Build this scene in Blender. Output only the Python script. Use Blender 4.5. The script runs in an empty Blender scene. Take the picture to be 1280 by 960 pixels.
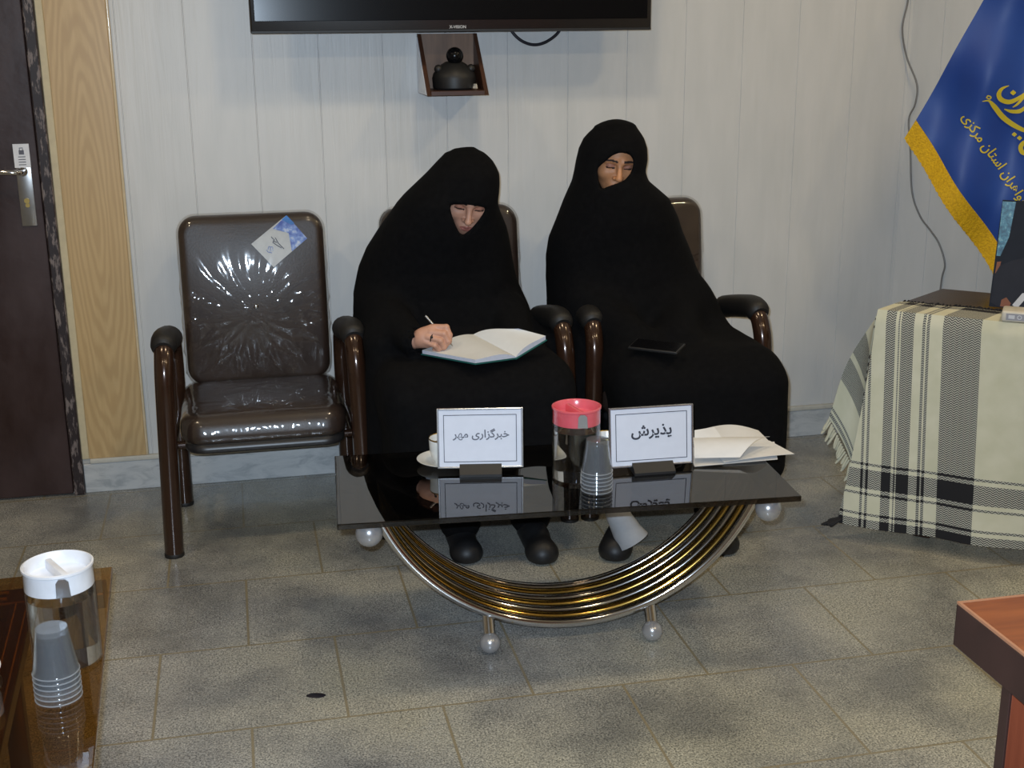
import bpy, bmesh, math, random
import numpy as np
from mathutils import Vector, Matrix

random.seed(4)
SC = bpy.context.scene
COL = SC.collection
PI = math.pi

# ------------------------------------------------------------------ camera
CAM_H, CAM_D = 1.5, 4.222
PITCH, ROLL, YAW, FPX = 0.27658, -0.00863, 0.21161, 1600.0
t2 = (math.cos(YAW), math.sin(YAW)); n2 = (-math.sin(YAW), math.cos(YAW))
def to_wall(v):      # camera-heading frame -> room frame (x along the back wall, y into it)
    return Vector((v[0]*t2[0]+v[1]*t2[1], v[0]*n2[0]+v[1]*n2[1], v[2]))
cR, sR, cP, sP = math.cos(ROLL), math.sin(ROLL), math.cos(PITCH), math.sin(PITCH)
cam_x = to_wall((cR, sR*sP, sR*cP)); cam_y = to_wall((-sR, cR*sP, cR*cP)); cam_f = to_wall((0, cP, -sP))
CAM_O = Vector((0, -CAM_D, CAM_H))
def ray(px, py):
    return cam_f + cam_x*((px-640)/FPX) - cam_y*((py-480)/FPX)
def at_z(px, py, z):
    d = ray(px, py); return CAM_O + d*((z-CAM_H)/d.z)
def at_y(px, py, y):
    d = ray(px, py); return CAM_O + d*((y+CAM_D)/d.y)
cd = bpy.data.cameras.new('camera'); cam = bpy.data.objects.new('camera', cd); COL.objects.link(cam)
cd.sensor_width = 36; cd.lens = 36*FPX/1280; cd.clip_start = .05; cd.clip_end = 50
M = Matrix.Identity(4)
for i in range(3):
    M[i][0] = cam_x[i]; M[i][1] = cam_y[i]; M[i][2] = -cam_f[i]; M[i][3] = CAM_O[i]
cam.matrix_world = M
SC.camera = cam

# ------------------------------------------------------------------ materials
def srgb(r, g, b):
    f = lambda c: (c/255/12.92) if c/255 <= .04045 else ((c/255+.055)/1.055)**2.4
    return (f(r), f(g), f(b), 1)
class NT:
    def __init__(s, name):
        s.m = bpy.data.materials.new(name); s.m.use_nodes = True
        s.t = s.m.node_tree; s.n = s.t.nodes; s.l = s.t.links
        s.b = s.n['Principled BSDF']; s.out = s.n['Material Output']
    def node(s, typ, **kw):
        n = s.n.new(typ)
        for k, v in kw.items():
            if k in n.inputs.keys(): n.inputs[k].default_value = v
            else: setattr(n, k, v)
        return n
    def link(s, a, b): s.l.new(a, b)
    def math(s, op, a, b=None, c=None):
        n = s.n.new('ShaderNodeMath'); n.operation = op
        for i, x in enumerate((a, b, c)):
            if x is None: continue
            if isinstance(x, (int, float)): n.inputs[i].default_value = x
            else: s.link(x, n.inputs[i])
        return n.outputs[0]
    def ramp(s, fac, stops, interp='LINEAR'):
        n = s.n.new('ShaderNodeValToRGB'); n.color_ramp.interpolation = interp
        e = n.color_ramp.elements
        while len(e) > 1: e.remove(e[-1])
        e[0].position = stops[0][0]; e[0].color = stops[0][1]
        for p, c in stops[1:]:
            x = e.new(p); x.color = c
        if fac is not None: s.link(fac, n.inputs[0])
        return n.outputs[0]
    def mix(s, fac, a, b, mode='MIX'):
        n = s.n.new('ShaderNodeMix'); n.data_type = 'RGBA'; n.blend_type = mode
        for sock, x in ((n.inputs[0], fac), (n.inputs[6], a), (n.inputs[7], b)):
            if isinstance(x, (int, float)): sock.default_value = x
            elif isinstance(x, (tuple, list)): sock.default_value = x
            else: s.link(x, sock)
        return n.outputs[2]
    def coord(s, kind='Object', scale=None, loc=None, rot=None):
        c = s.n.new('ShaderNodeTexCoord').outputs[kind]
        if scale or loc or rot:
            mp = s.n.new('ShaderNodeMapping'); s.link(c, mp.inputs[0])
            if scale: mp.inputs['Scale'].default_value = scale
            if loc: mp.inputs['Location'].default_value = loc
            if rot: mp.inputs['Rotation'].default_value = rot
            c = mp.outputs[0]
        return c
    def noise(s, vec, scale=5, detail=3, rough=.5, dist=0):
        n = s.node('ShaderNodeTexNoise'); n.inputs['Scale'].default_value = scale
        n.inputs['Detail'].default_value = detail; n.inputs['Roughness'].default_value = rough
        n.inputs['Distortion'].default_value = dist
        if vec is not None: s.link(vec, n.inputs['Vector'])
        return n.outputs['Fac']
    def bump(s, h, strength=.3, dist=.005):
        n = s.node('ShaderNodeBump'); n.inputs['Strength'].default_value = strength
        n.inputs['Distance'].default_value = dist; s.link(h, n.inputs['Height'])
        s.link(n.outputs[0], s.b.inputs['Normal']); return n.outputs[0]
    def set(s, **kw):
        for k, v in kw.items():
            k = k.replace('_', ' ')
            if hasattr(v, 'links') or isinstance(v, bpy.types.NodeSocket): s.link(v, s.b.inputs[k])
            else: s.b.inputs[k].default_value = v
        return s
def plain(name, col, rough=.5, metal=0, coat=0, var=.06, scale=40, spec=.5):
    n = NT(name)
    f = n.noise(n.coord(), scale, 3)
    dark = tuple(c*(1-var) for c in col[:3])+(1,); lite = tuple(min(1, c*(1+var)) for c in col[:3])+(1,)
    n.set(Base_Color=n.ramp(f, [(.3, dark), (.7, lite)]), Roughness=rough, Metallic=metal)
    n.b.inputs['Coat Weight'].default_value = coat; n.b.inputs['Coat Roughness'].default_value = .1
    n.b.inputs['Specular IOR Level'].default_value = spec
    return n.m
def thin_glass(name, tint, ior=1.5, rough=.0, film=None):
    """thin clear sheet: Fresnel reflection over tinted straight-through transmission"""
    n = NT(name); n.n.remove(n.b)
    fr = n.node('ShaderNodeFresnel')
    bf = n.node('ShaderNodeNewGeometry').outputs['Backfacing']    # same reflectance from both sides of the sheet
    n.link(n.math('MULTIPLY_ADD', bf, 1/ior-ior, ior), fr.inputs['IOR'])
    tr = n.node('ShaderNodeBsdfTransparent'); tr.inputs['Color'].default_value = tint
    gl = n.node('ShaderNodeBsdfGlossy'); gl.inputs['Roughness'].default_value = rough
    gl.inputs['Color'].default_value = (1, 1, 1, 1)
    mx = n.node('ShaderNodeMixShader')
    n.link(fr.outputs[0], mx.inputs[0]); n.link(tr.outputs[0], mx.inputs[1]); n.link(gl.outputs[0], mx.inputs[2])
    last = mx.outputs[0]
    if film:      # milky plastic: a share of diffuse
        df = n.node('ShaderNodeBsdfDiffuse'); df.inputs['Color'].default_value = film[0]
        tl = n.node('ShaderNodeBsdfTranslucent'); tl.inputs['Color'].default_value = film[0]
        ad = n.node('ShaderNodeMixShader'); ad.inputs[0].default_value = .5
        n.link(df.outputs[0], ad.inputs[1]); n.link(tl.outputs[0], ad.inputs[2])
        m2 = n.node('ShaderNodeMixShader'); m2.inputs[0].default_value = film[1]
        n.link(last, m2.inputs[1]); n.link(ad.outputs[0], m2.inputs[2]); last = m2.outputs[0]
    n.link(last, n.out.inputs['Surface'])
    return n, fr, gl

MAT = {}
# white ribbed PVC wall panel
n = NT('white_panel')
c = n.coord(scale=(1, 1, .06))
w1 = n.noise(c, 42, 3, .55, .6); w2 = n.noise(n.coord(scale=(1, 1, .25)), 14, 2)
n.set(Base_Color=n.ramp(w2, [(.3, srgb(206, 206, 204)), (.7, srgb(214, 213, 211))]), Roughness=.42)
n.bump(w1, .32, .0035); MAT['panel'] = n.m
# oak panel
n = NT('oak_panel')
c = n.coord(scale=(1, 1, .16))
g1 = n.noise(n.coord(scale=(1, 1, .06)), 60, 4, .6, .5)
wv = n.node('ShaderNodeTexWave', wave_type='RINGS', rings_direction='Y'); wv.inputs['Scale'].default_value = 24
wv.inputs['Distortion'].default_value = 6; wv.inputs['Detail'].default_value = 2; wv.inputs['Detail Scale'].default_value = 1.2
n.link(n.coord(scale=(1, 1, .13), loc=(.435, 0, -.12)), wv.inputs['Vector'])
col = n.mix(n.ramp(wv.outputs['Fac'], [(.1, (0, 0, 0, 1)), (.85, (1, 1, 1, 1))]), srgb(188, 157, 111), srgb(202, 172, 124))
col = n.mix(n.ramp(g1, [(.35, (0, 0, 0, 1)), (.7, (.5, .5, .5, 1))]), col, srgb(184, 152, 104))
n.set(Base_Color=col, Roughness=.4); MAT['oak'] = n.m
MAT['cream'] = plain('cream_strip', srgb(205, 190, 155), .5)
MAT['gloss_edge'] = plain('glossy_edge_strip', srgb(215, 195, 160), .15)
# worn dark door paint
n = NT('dark_door_paint')
a = n.noise(n.coord(scale=(1, 1, .5)), 6, 5, .6)
n.set(Base_Color=n.ramp(a, [(.3, srgb(46, 30, 28)), (.75, srgb(66, 48, 46))]), Roughness=n.ramp(a, [(.3, (.28,)*3+(1,)), (.7, (.5,)*3+(1,))]))
n.bump(n.noise(n.coord(), 25, 2), .15, .004); MAT['door'] = n.m
n = NT('scuffed_frame_paint')
a = n.noise(n.coord(scale=(1, 1, .25)), 70, 4, .7)
n.set(Base_Color=n.ramp(a, [(.52, srgb(38, 26, 26)), (.6, srgb(120, 108, 104))]), Roughness=.5); MAT['frame'] = n.m
# marble skirting
n = NT('grey_marble')
a = n.noise(n.coord(scale=(1, 1, 3)), 9, 6, .65, .8)
n.set(Base_Color=n.ramp(a, [(.35, srgb(168, 172, 174)), (.5, srgb(196, 198, 198)), (.7, srgb(206, 207, 206))]), Roughness=.35); MAT['marble'] = n.m
MAT['cap'] = plain('skirting_cap', srgb(206, 202, 190), .45)
# granite floor tiles
n = NT('granite_tiles')
c = n.coord()
f1 = n.noise(c, 230, 3, .75); f2 = n.noise(c, 95, 2, .6); big = n.noise(c, 2.6, 5, .62); yel = n.noise(c, 1.3, 3, .5)
base = n.ramp(f1, [(.34, srgb(76, 77, 78)), (.44, srgb(140, 140, 138)), (.53, srgb(178, 177, 172)), (.66, srgb(216, 214, 208))])
base = n.mix(n.ramp(f2, [(.3, (.45,)*3+(1,)), (.5, (0, 0, 0, 1))]), base, srgb(100, 101, 103))
base = n.mix(n.ramp(big, [(.36, (.8,)*3+(1,)), (.56, (0, 0, 0, 1))]), base, (.42, .43, .45, 1), 'MULTIPLY')
base = n.mix(n.ramp(yel, [(.4, (0, 0, 0, 1)), (.65, (.6,)*3+(1,))]), base, srgb(255, 248, 214), 'MULTIPLY')
br = n.node('ShaderNodeTexBrick'); br.offset = .5; br.offset_frequency = 2
n.link(n.coord(loc=(.0397+.4265*20, 1.64+.4*20, 0)), br.inputs['Vector'])
br.inputs['Scale'].default_value = 1; br.inputs['Brick Width'].default_value = .4265; br.inputs['Row Height'].default_value = .4
br.inputs['Mortar Size'].default_value = .0042; br.inputs['Mortar Smooth'].default_value = .6
br.inputs['Color1'].default_value = (1, 1, 1, 1); br.inputs['Color2'].default_value = (.84, .85, .87, 1)
base = n.mix(.6, base, br.outputs['Color'], 'MULTIPLY')
base = n.mix(n.math('MULTIPLY', br.outputs['Fac'], .75), base, srgb(146, 134, 106))
n.set(Base_Color=base, Roughness=n.ramp(n.noise(c, 7, 4), [(.35, (.2,)*3+(1,)), (.7, (.38,)*3+(1,))]))
n.bump(br.outputs['Fac'], -.25, .002); MAT['floor'] = n.m
MAT['ceil'] = plain('ceiling_paint', srgb(225, 222, 214), .8)
MAT['plainwall'] = plain('painted_wall', srgb(196, 190, 180), .7)

# dark lacquered chair tube, leather, plastic film
MAT['tube'] = plain('brown_lacquered_steel', (.042, .019, .011, 1), .2, .35, .6)
MAT['rubber'] = plain('black_rubber', (.011, .010, .0095, 1), .55)
n = NT('brown_leatherette')
n.set(Base_Color=n.ramp(n.noise(n.coord(), 12, 3), [(.3, (.030, .018, .013, 1)), (.7, (.044, .027, .02, 1))]), Roughness=.4)
n.bump(n.noise(n.coord(), 160, 3), .15, .002); MAT['leather'] = n.m
MAT['shell'] = plain('black_seat_shell', (.018, .017, .018, 1), .35)
n, fr, gl = thin_glass('clear_plastic_film', (.95, .95, .95, 1), 1.6, .055)
c = n.coord(scale=(1, 1, .6)); w = n.noise(c, 13, 2, .5, 2.0)
w2 = n.node('ShaderNodeTexNoise', noise_type='RIDGED_MULTIFRACTAL'); n.link(n.coord(scale=(1, 1, .5), rot=(0, .35, 0)), w2.inputs['Vector'])
w2.inputs['Scale'].default_value = 9; w2.inputs['Detail'].default_value = 2; w2.inputs['Distortion'].default_value = 1.2
sp = n.node('ShaderNodeSeparateXYZ'); n.link(n.coord(), sp.inputs[0])
low = n.ramp(sp.outputs[2], [(.0, (1, 1, 1, 1)), (.66, (1, 1, 1, 1)), (.80, (.12,)*3+(1,))])
w = n.math('MULTIPLY', n.math('ADD', n.math('MULTIPLY', w, .45), n.math('MULTIPLY', w2.outputs['Fac'], .55)), low)
bp = n.node('ShaderNodeBump'); bp.inputs['Strength'].default_value = .42; bp.inputs['Distance'].default_value = .010
n.link(w, bp.inputs['Height']); n.link(bp.outputs[0], fr.inputs['Normal']); n.link(bp.outputs[0], gl.inputs['Normal']); MAT['film'] = n.m

n = NT('black_crepe')
n.set(Base_Color=n.ramp(n.noise(n.coord(), 60, 3), [(.3, (.0026, .0026, .0031, 1)), (.7, (.0044, .0044, .005, 1))]), Roughness=.95)
n.b.inputs['Specular IOR Level'].default_value = .12
n.bump(n.noise(n.coord(), 300, 2), .1, .001); MAT['crepe'] = n.m
MAT['shoe'] = plain('black_leather', (.009, .009, .010, 1), .5)
MAT['skin'] = plain('skin', srgb(196, 146, 122), .5, var=.05, scale=60)
MAT['skin2'] = plain('warm_skin', srgb(202, 142, 100), .5, var=.05, scale=60)
MAT['lip'] = plain('lips', srgb(172, 106, 94), .5)
MAT['brow'] = plain('brow_hair', srgb(52, 36, 30), .8)
MAT['lid'] = plain('eyelid', srgb(174, 120, 98), .55)
MAT['greycloth'] = plain('grey_cloth', srgb(158, 160, 164), .8)

# smoked / amber glass, chrome, brass
n, _, _ = thin_glass('smoked_glass', (.30, .27, .245, 1), 1.62); MAT['smoked'] = n.m
n, _, _ = thin_glass('amber_glass', (.72, .54, .29, 1), 1.55); MAT['amber'] = n.m
n, _, _ = thin_glass('clear_acrylic', (.96, .97, .98, 1), 1.45); MAT['acrylic'] = n.m
n, _, _ = thin_glass('frosted_cup_plastic', (.9, .92, .94, 1), 1.45, .12, ((.85, .88, .92, 1), .06)); MAT['cup_plastic'] = n.m
MAT['cup_rim'] = thin_glass('cup_rim_plastic', (.9, .92, .94, 1), 1.45, .1, ((.85, .88, .92, 1), .32))[0].m
n = NT('water'); n.set(Base_Color=(.97, .985, 1, 1), Roughness=0.0, IOR=1.33, Transmission_Weight=1.0); n.b.inputs['Specular IOR Level'].default_value = .5; MAT['water'] = n.m
MAT['chrome'] = plain('chrome', (.72, .73, .75, 1), .1, 1, var=.03)
MAT['brass'] = plain('gold_plated_steel', (.74, .49, .13, 1), .14, 1, var=.03)
MAT['pearl'] = plain('satin_pearl_ball', (.46, .46, .47, 1), .26, .55, .4)
MAT['dark_bronze'] = plain('dark_bronze_bar', (.12, .07, .03, 1), .25, .6)
MAT['white_gloss'] = plain('white_porcelain', srgb(226, 226, 222), .18, coat=.3)
MAT['white_plastic'] = plain('white_plastic', srgb(232, 233, 238), .3)
MAT['coffee'] = plain('coffee', (.05, .02, .01, 1), .1)
MAT['gold_rim'] = plain('gold_rim', (.6, .42, .12, 1), .25, 1)
n = NT('pink_plastic'); n.set(Base_Color=n.ramp(n.noise(n.coord(), 30, 2), [(.3, (.72, .11, .14, 1)), (.7, (.78, .14, .17, 1))]), Roughness=.22)
n.b.inputs['Subsurface Weight'].default_value = .2; MAT['pink'] = n.m
MAT['paper'] = plain('white_paper', srgb(222, 222, 222), .75, var=.02)
MAT['card'] = plain('white_card', srgb(214, 217, 228), .6, var=.02)
MAT['ink'] = plain('dark_ink', srgb(52, 54, 66), .6)
MAT['ink2'] = plain('grey_ink', srgb(96, 98, 110), .6)
MAT['silver'] = plain('silver_edge', (.62, .64, .68, 1), .25, .9)
MAT['black_plastic'] = plain('black_plastic', (.010, .010, .011, 1), .5)
MAT['screen'] = plain('screen_glass', (.004, .004, .005, 1), .2, spec=.2)
MAT['bezel'] = plain('gloss_black_bezel', (.012, .011, .012, 1), .25, coat=.5)
MAT['logo'] = plain('logo_print', srgb(190, 190, 190), .4)
MAT['steel'] = plain('brushed_steel', (.42, .41, .4, 1), .3, .9)
MAT['old_brass'] = plain('old_brass', (.5, .36, .12, 1), .35, .9)
MAT['wood_dark'] = plain('dark_walnut', srgb(70, 44, 32), .4, var=.2, scale=8)
n = NT('box_back_wood')
n.set(Base_Color=n.ramp(n.noise(n.coord(scale=(1, 1, .1)), 40, 4), [(.3, srgb(96, 70, 52)), (.7, srgb(132, 100, 76))]), Roughness=.45); MAT['wood_mid'] = n.m
n = NT('red_brown_laminate')
c = n.coord(scale=(.12, 1, 1)); g = n.noise(c, 30, 5, .6, .6)
n.set(Base_Color=n.ramp(g, [(.3, srgb(112, 57, 30)), (.7, srgb(150, 84, 43))]), Roughness=.35); MAT['desk_top'] = n.m
n = NT('red_brown_leg')
c = n.coord(scale=(1, 1, .1)); g = n.noise(c, 30, 5, .6, .6)
n.set(Base_Color=n.ramp(g, [(.3, srgb(112, 54, 36)), (.7, srgb(148, 78, 52))]), Roughness=.4); MAT['desk_leg'] = n.m
MAT['desk_edge'] = plain('dark_wenge_edge', srgb(58, 38, 34), .45, var=.15, scale=15)
MAT['desk_line'] = plain('pale_edge_line', srgb(170, 120, 90), .4)
n = NT('dark_table_wood')
n.set(Base_Color=n.ramp(n.noise(n.coord(scale=(.2, 1, 1), rot=(0, 0, .7)), 25, 4), [(.3, srgb(44, 30, 24)), (.7, srgb(62, 44, 34))]), Roughness=.25); MAT['table_wood'] = n.m

# woven striped shawl cloth (UV in metres: u along the front, v down the drop)
def cloth_mat(ustripes, vstripes, name):
    n = NT(name)
    uv = n.node('ShaderNodeSeparateXYZ'); n.link(n.coord('UV'), uv.inputs[0])
    u, v = uv.outputs[0], uv.outputs[1]
    def stripes(sock, lst):
        st = [(0, (0, 0, 0, 1))]
        for a, b in lst: st += [(a+.5, (1, 1, 1, 1)), (b+.5, (0, 0, 0, 1))]
        return n.ramp(n.math('ADD', sock, .5), st, 'CONSTANT')
    su, sv = stripes(u, ustripes), stripes(v, vstripes)
    zig = n.math('ABSOLUTE', n.math('SUBTRACT', n.math('FRACT', n.math('MULTIPLY', u, 62)), .5))
    tw = n.math('GREATER_THAN', n.math('FRACT', n.math('ADD', n.math('MULTIPLY', v, 150), n.math('MULTIPLY', zig, 2.0))), .5)
    cream = n.ramp(n.noise(n.coord('UV'), 14, 3), [(.3, srgb(204, 202, 176)), (.7, srgb(216, 213, 190))])
    dark = srgb(26, 26, 30)
    herr = n.mix(tw, srgb(190, 190, 176), srgb(46, 47, 52))
    one = n.math('SUBTRACT', n.math('MAXIMUM', su, sv), n.math('MULTIPLY', su, sv))
    both = n.math('MULTIPLY', su, sv)
    col = n.mix(both, n.mix(one, cream, herr), dark)
    n.set(Base_Color=col, Roughness=.9)
    n.bump(n.noise(n.coord('UV'), 260, 2), .2, .001)
    return n.m
US = [(-.345, -.335), (-.328, -.318), (-.235, -.17), (-.155, -.09), (-.041, -.033), (-.025, -.017),
      (.02, .049), (.053, .0545), (.0585, .060), (.064, .098), (.125, .131), (.1365, .1425), (.177, .279)]
VS = [(-.21, -.185), (-.165, -.158), (-.125, -.095), (.452, .458), (.47, .53), (.543, .549), (.606, .612), (.622, .66)]
VS = [(a-.0, b-.0) for a, b in VS]
MAT['cloth'] = cloth_mat(US, [(a-.2, b-.2) for a, b in VS], 'striped_shawl')
MAT['fringe_cream'] = plain('cream_yarn', srgb(208, 204, 180), .9)
MAT['fringe_black'] = plain('black_yarn', srgb(28, 28, 32), .9)
n = NT('royal_blue_satin')
n.set(Base_Color=n.ramp(n.noise(n.coord(), 6, 2), [(.3, srgb(24, 62, 142)), (.7, srgb(30, 72, 152))]), Roughness=.5)
n.b.inputs['Sheen Weight'].default_value = .15; MAT['flag'] = n.m
n = NT('yellow_fringe')
n.set(Base_Color=n.ramp(n.noise(n.coord(), 160, 3), [(.3, srgb(196, 150, 8)), (.7, srgb(228, 180, 14))]), Roughness=.8)
n.bump(n.noise(n.coord(), 220, 2), .6, .004); MAT['yfringe'] = n.m
MAT['yellow'] = plain('yellow_print', srgb(214, 190, 44), .6)
MAT['cable_grey'] = plain('grey_cable', srgb(120, 118, 116), .5)
MAT['cable_black'] = plain('black_cable', srgb(24, 22, 34), .4)
MAT['teal_cover'] = plain('teal_book_cover', srgb(20, 84, 80), .5)
MAT['page'] = plain('book_page', srgb(214, 214, 212), .8, var=.02)
MAT['page_edge'] = plain('page_edges', srgb(186, 190, 204), .8, var=.05, scale=200)
MAT['photo_dark'] = plain('photo_backdrop', srgb(36, 40, 50), .6, spec=.15)
n = NT('photo_teal'); n.set(Base_Color=n.ramp(n.noise(n.coord(), 60, 4, .7), [(.35, srgb(48, 86, 112)), (.55, srgb(74, 132, 158)), (.7, srgb(150, 190, 196))]), Roughness=.35); MAT['photo_teal'] = n.m
MAT['photo_robe'] = plain('photo_robe', srgb(46, 48, 57), .6, spec=.15)
MAT['photo_orange'] = plain('photo_orange', srgb(138, 92, 74), .6, spec=.15)
MAT['photo_skin'] = plain('photo_skin', srgb(206, 158, 142), .6, spec=.15)
MAT['photo_white'] = plain('photo_white', srgb(206, 208, 214), .6, spec=.15)
MAT['beige'] = plain('beige_plastic', srgb(206, 200, 186), .4)
MAT['label_grey'] = plain('grey_label', srgb(150, 150, 158), .5)
MAT['tag_grey'] = plain('tag_card', srgb(196, 198, 198), .4)
n = NT('tag_blue_print'); n.set(Base_Color=n.ramp(n.noise(n.coord(), 70, 3), [(.35, srgb(52, 84, 176)), (.55, srgb(120, 150, 214)), (.7, srgb(206, 214, 230))]), Roughness=.3); MAT['tag_print'] = n.m
MAT['tag_blue'] = plain('tag_blue', srgb(20, 110, 190), .3)

# ------------------------------------------------------------------ object helpers
def tag(o, label, cat, group=None):
    o['label'] = label; o['category'] = cat
    if group: o['group'] = group
    return o
def thing(name, label, cat, loc=(0, 0, 0), rotz=0, group=None):
    o = bpy.data.objects.new(name, None); COL.objects.link(o)
    o.empty_display_size = .05
    o.location = loc; o.rotation_euler = (0, 0, rotz)
    return tag(o, label, cat, group)
def obj(name, bm, mat, parent=None, smooth=True, world=False, label=None, angle=40):
    """bm: a bmesh or a (verts, faces) pair; links ONE mesh object"""
    me = bpy.data.meshes.new(name)
    if isinstance(bm, bmesh.types.BMesh):
        bmesh.ops.recalc_face_normals(bm, faces=bm.faces)
        bm.to_mesh(me); bm.free()
    else:
        me.from_pydata(*( (bm[0], [], bm[1]) )); me.update()
    mats = mat if isinstance(mat, (list, tuple)) else [mat]
    for m in mats: me.materials.append(MAT[m] if isinstance(m, str) else m)
    o = bpy.data.objects.new(name, me); COL.objects.link(o)
    if smooth:
        for p in me.polygons: p.use_smooth = True
        if angle: me.set_sharp_from_angle(angle=math.radians(angle))
    if parent is not None:
        o.parent = parent
        if world:
            root = parent
            mw = Matrix.Identity(4)
            chain = []
            while root is not None: chain.append(root); root = root.parent
            for r in reversed(chain):
                mw = mw @ (Matrix.Translation(r.location) @ r.rotation_euler.to_matrix().to_4x4())
            me.transform(mw.inverted())
    if label: o['label'] = label
    return o
def struct(name, bm, mat, parent=None, **kw):
    o = obj(name, bm, mat, parent, **kw)
    if parent is None: o['kind'] = 'structure'
    return o
def new(): return bmesh.new()
def add_box(bm, lo, hi, bev=0, seg=2, rot=None, mi=0):
    c = [(a+b)/2 for a, b in zip(lo, hi)]; s = [b-a for a, b in zip(lo, hi)]
    r = bmesh.ops.create_cube(bm, size=1)
    vs = r['verts']
    bmesh.ops.scale(bm, vec=s, verts=vs)
    if bev:
        es = list({e for v in vs for e in v.link_edges})
        rb = bmesh.ops.bevel(bm, geom=es, offset=bev, segments=seg, profile=.5, affect='EDGES')
        vs = list({v for f in rb['faces'] for v in f.verts} | set(v for v in vs if v.is_valid))
    if rot is not None: bmesh.ops.rotate(bm, cent=(0, 0, 0), matrix=rot, verts=vs)
    bmesh.ops.translate(bm, vec=c, verts=vs)
    if mi:
        for f in {f for v in vs for f in v.link_faces}: f.material_index = mi
    return vs
def box(lo, hi, bev=0, seg=2): bm = new(); add_box(bm, lo, hi, bev, seg); return bm
def spline(pts, n=8, closed=False):
    """Catmull-Rom through the points"""
    P = [Vector(p) for p in pts]; out = []
    m = len(P)
    for i in range(m if closed else m-1):
        p1, p2 = P[i], P[(i+1) % m]
        p0 = P[i-1] if (closed or i > 0) else p1*2-p2
        p3 = P[(i+2) % m] if (closed or i+2 < m) else p2*2-p1
        for k in range(n):
            t = k/n
            out.append(.5*((2*p1)+(p2-p0)*t+(2*p0-5*p1+4*p2-p3)*t*t+(3*p1-p0-3*p2+p3)*t**3))
    if not closed: out.append(P[-1])
    return out
def add_tube(bm, pts, r, seg=12, cap=True, ry=None):
    pts = [Vector(p) for p in pts]
    rr = r if isinstance(r, (list, tuple)) else [r]*len(pts)
    rings = []; up = None
    for i, p in enumerate(pts):
        d = (pts[min(i+1, len(pts)-1)]-pts[max(i-1, 0)]).normalized()
        if up is None:
            up = Vector((0, 0, 1)) if abs(d.z) < .9 else Vector((0, 1, 0))
        x = d.cross(up)
        if x.length < 1e-6: x = d.orthogonal()
        x.normalize(); up = x.cross(d).normalized()
        ring = [bm.verts.new(p+x*(math.cos(2*PI*k/seg)*rr[i])+up*(math.sin(2*PI*k/seg)*(rr[i] if ry is None else ry))) for k in range(seg)]
        rings.append(ring)
    for a, b in zip(rings, rings[1:]):
        for k in range(seg): bm.faces.new((a[k], a[(k+1) % seg], b[(k+1) % seg], b[k]))
    if cap:
        bm.faces.new(list(reversed(rings[0]))); bm.faces.new(rings[-1])
    return rings
def tube(pts, r, seg=12, cap=True): bm = new(); add_tube(bm, pts, r, seg, cap); return bm
def add_lathe(bm, prof, c=(0, 0, 0), seg=40, axis='Z', mi=0):
    rings = []; c = Vector(c)
    def P(r, z, a):
        if axis == 'Z': return c+Vector((r*math.cos(a), r*math.sin(a), z))
        if axis == 'Y': return c+Vector((r*math.cos(a), z, r*math.sin(a)))
        return c+Vector((z, r*math.cos(a), r*math.sin(a)))
    for r, z in prof:
        rings.append([bm.verts.new(P(0, z, 0))] if r < 1e-6 else [bm.verts.new(P(r, z, 2*PI*k/seg)) for k in range(seg)])
    for a, b in zip(rings, rings[1:]):
        for k in range(seg):
            k2 = (k+1) % seg
            if len(a) == 1 and len(b) == 1: continue
            if len(a) == 1: f = (a[0], b[k2], b[k])
            elif len(b) == 1: f = (a[k], a[k2], b[0])
            else: f = (a[k], a[k2], b[k2], b[k])
            bm.faces.new(f).material_index = mi
def lathe(prof, c=(0, 0, 0), seg=40, axis='Z'): bm = new(); add_lathe(bm, prof, c, seg, axis); return bm
def ball(c, r, seg=28): return lathe([(r*math.sin(PI*k/16), -r*math.cos(PI*k/16)) for k in range(17)], c, seg)
def add_prism(bm, poly, thick, mat4, mi=0):
    """flat outline in local xy, extruded from 0 to thick along local z, then moved by mat4"""
    a = [bm.verts.new(mat4 @ Vector((x, y, 0))) for x, y in poly]
    b = [bm.verts.new(mat4 @ Vector((x, y, thick))) for x, y in poly]
    n = len(poly); fs = [bm.faces.new(list(reversed(a))), bm.faces.new(b)]
    for k in range(n): fs.append(bm.faces.new((a[k], a[(k+1) % n], b[(k+1) % n], b[k])))
    for f in fs: f.material_index = mi
def frame(origin, xdir, ydir):
    x = Vector(xdir).normalized(); z = x.cross(Vector(ydir)).normalized(); y = z.cross(x)
    m = Matrix.Identity(4)
    for i in range(3): m[i][0], m[i][1], m[i][2], m[i][3] = x[i], y[i], z[i], origin[i]
    return m
def surf(fn, nu, nv, uvfn=None, thick=0):
    """a sheet fn(u,v), u,v in 0..1; with thickness it becomes a closed slab"""
    bm = new(); uvl = bm.loops.layers.uv.new('UVMap') if uvfn else None
    V = [[bm.verts.new(fn(i/nu, j/nv)) for j in range(nv+1)] for i in range(nu+1)]
    for i in range(nu):
        for j in range(nv):
            f = bm.faces.new((V[i][j], V[i+1][j], V[i+1][j+1], V[i][j+1]))
            if uvl:
                for l, (a, b) in zip(f.loops, ((i, j), (i+1, j), (i+1, j+1), (i, j+1))): l[uvl].uv = uvfn(a/nu, b/nv)
    if thick: solidify(bm, thick)
    return bm
def solidify(bm, t):
    bm.normal_update()
    bmesh.ops.solidify(bm, geom=bm.faces[:], thickness=t)
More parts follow.
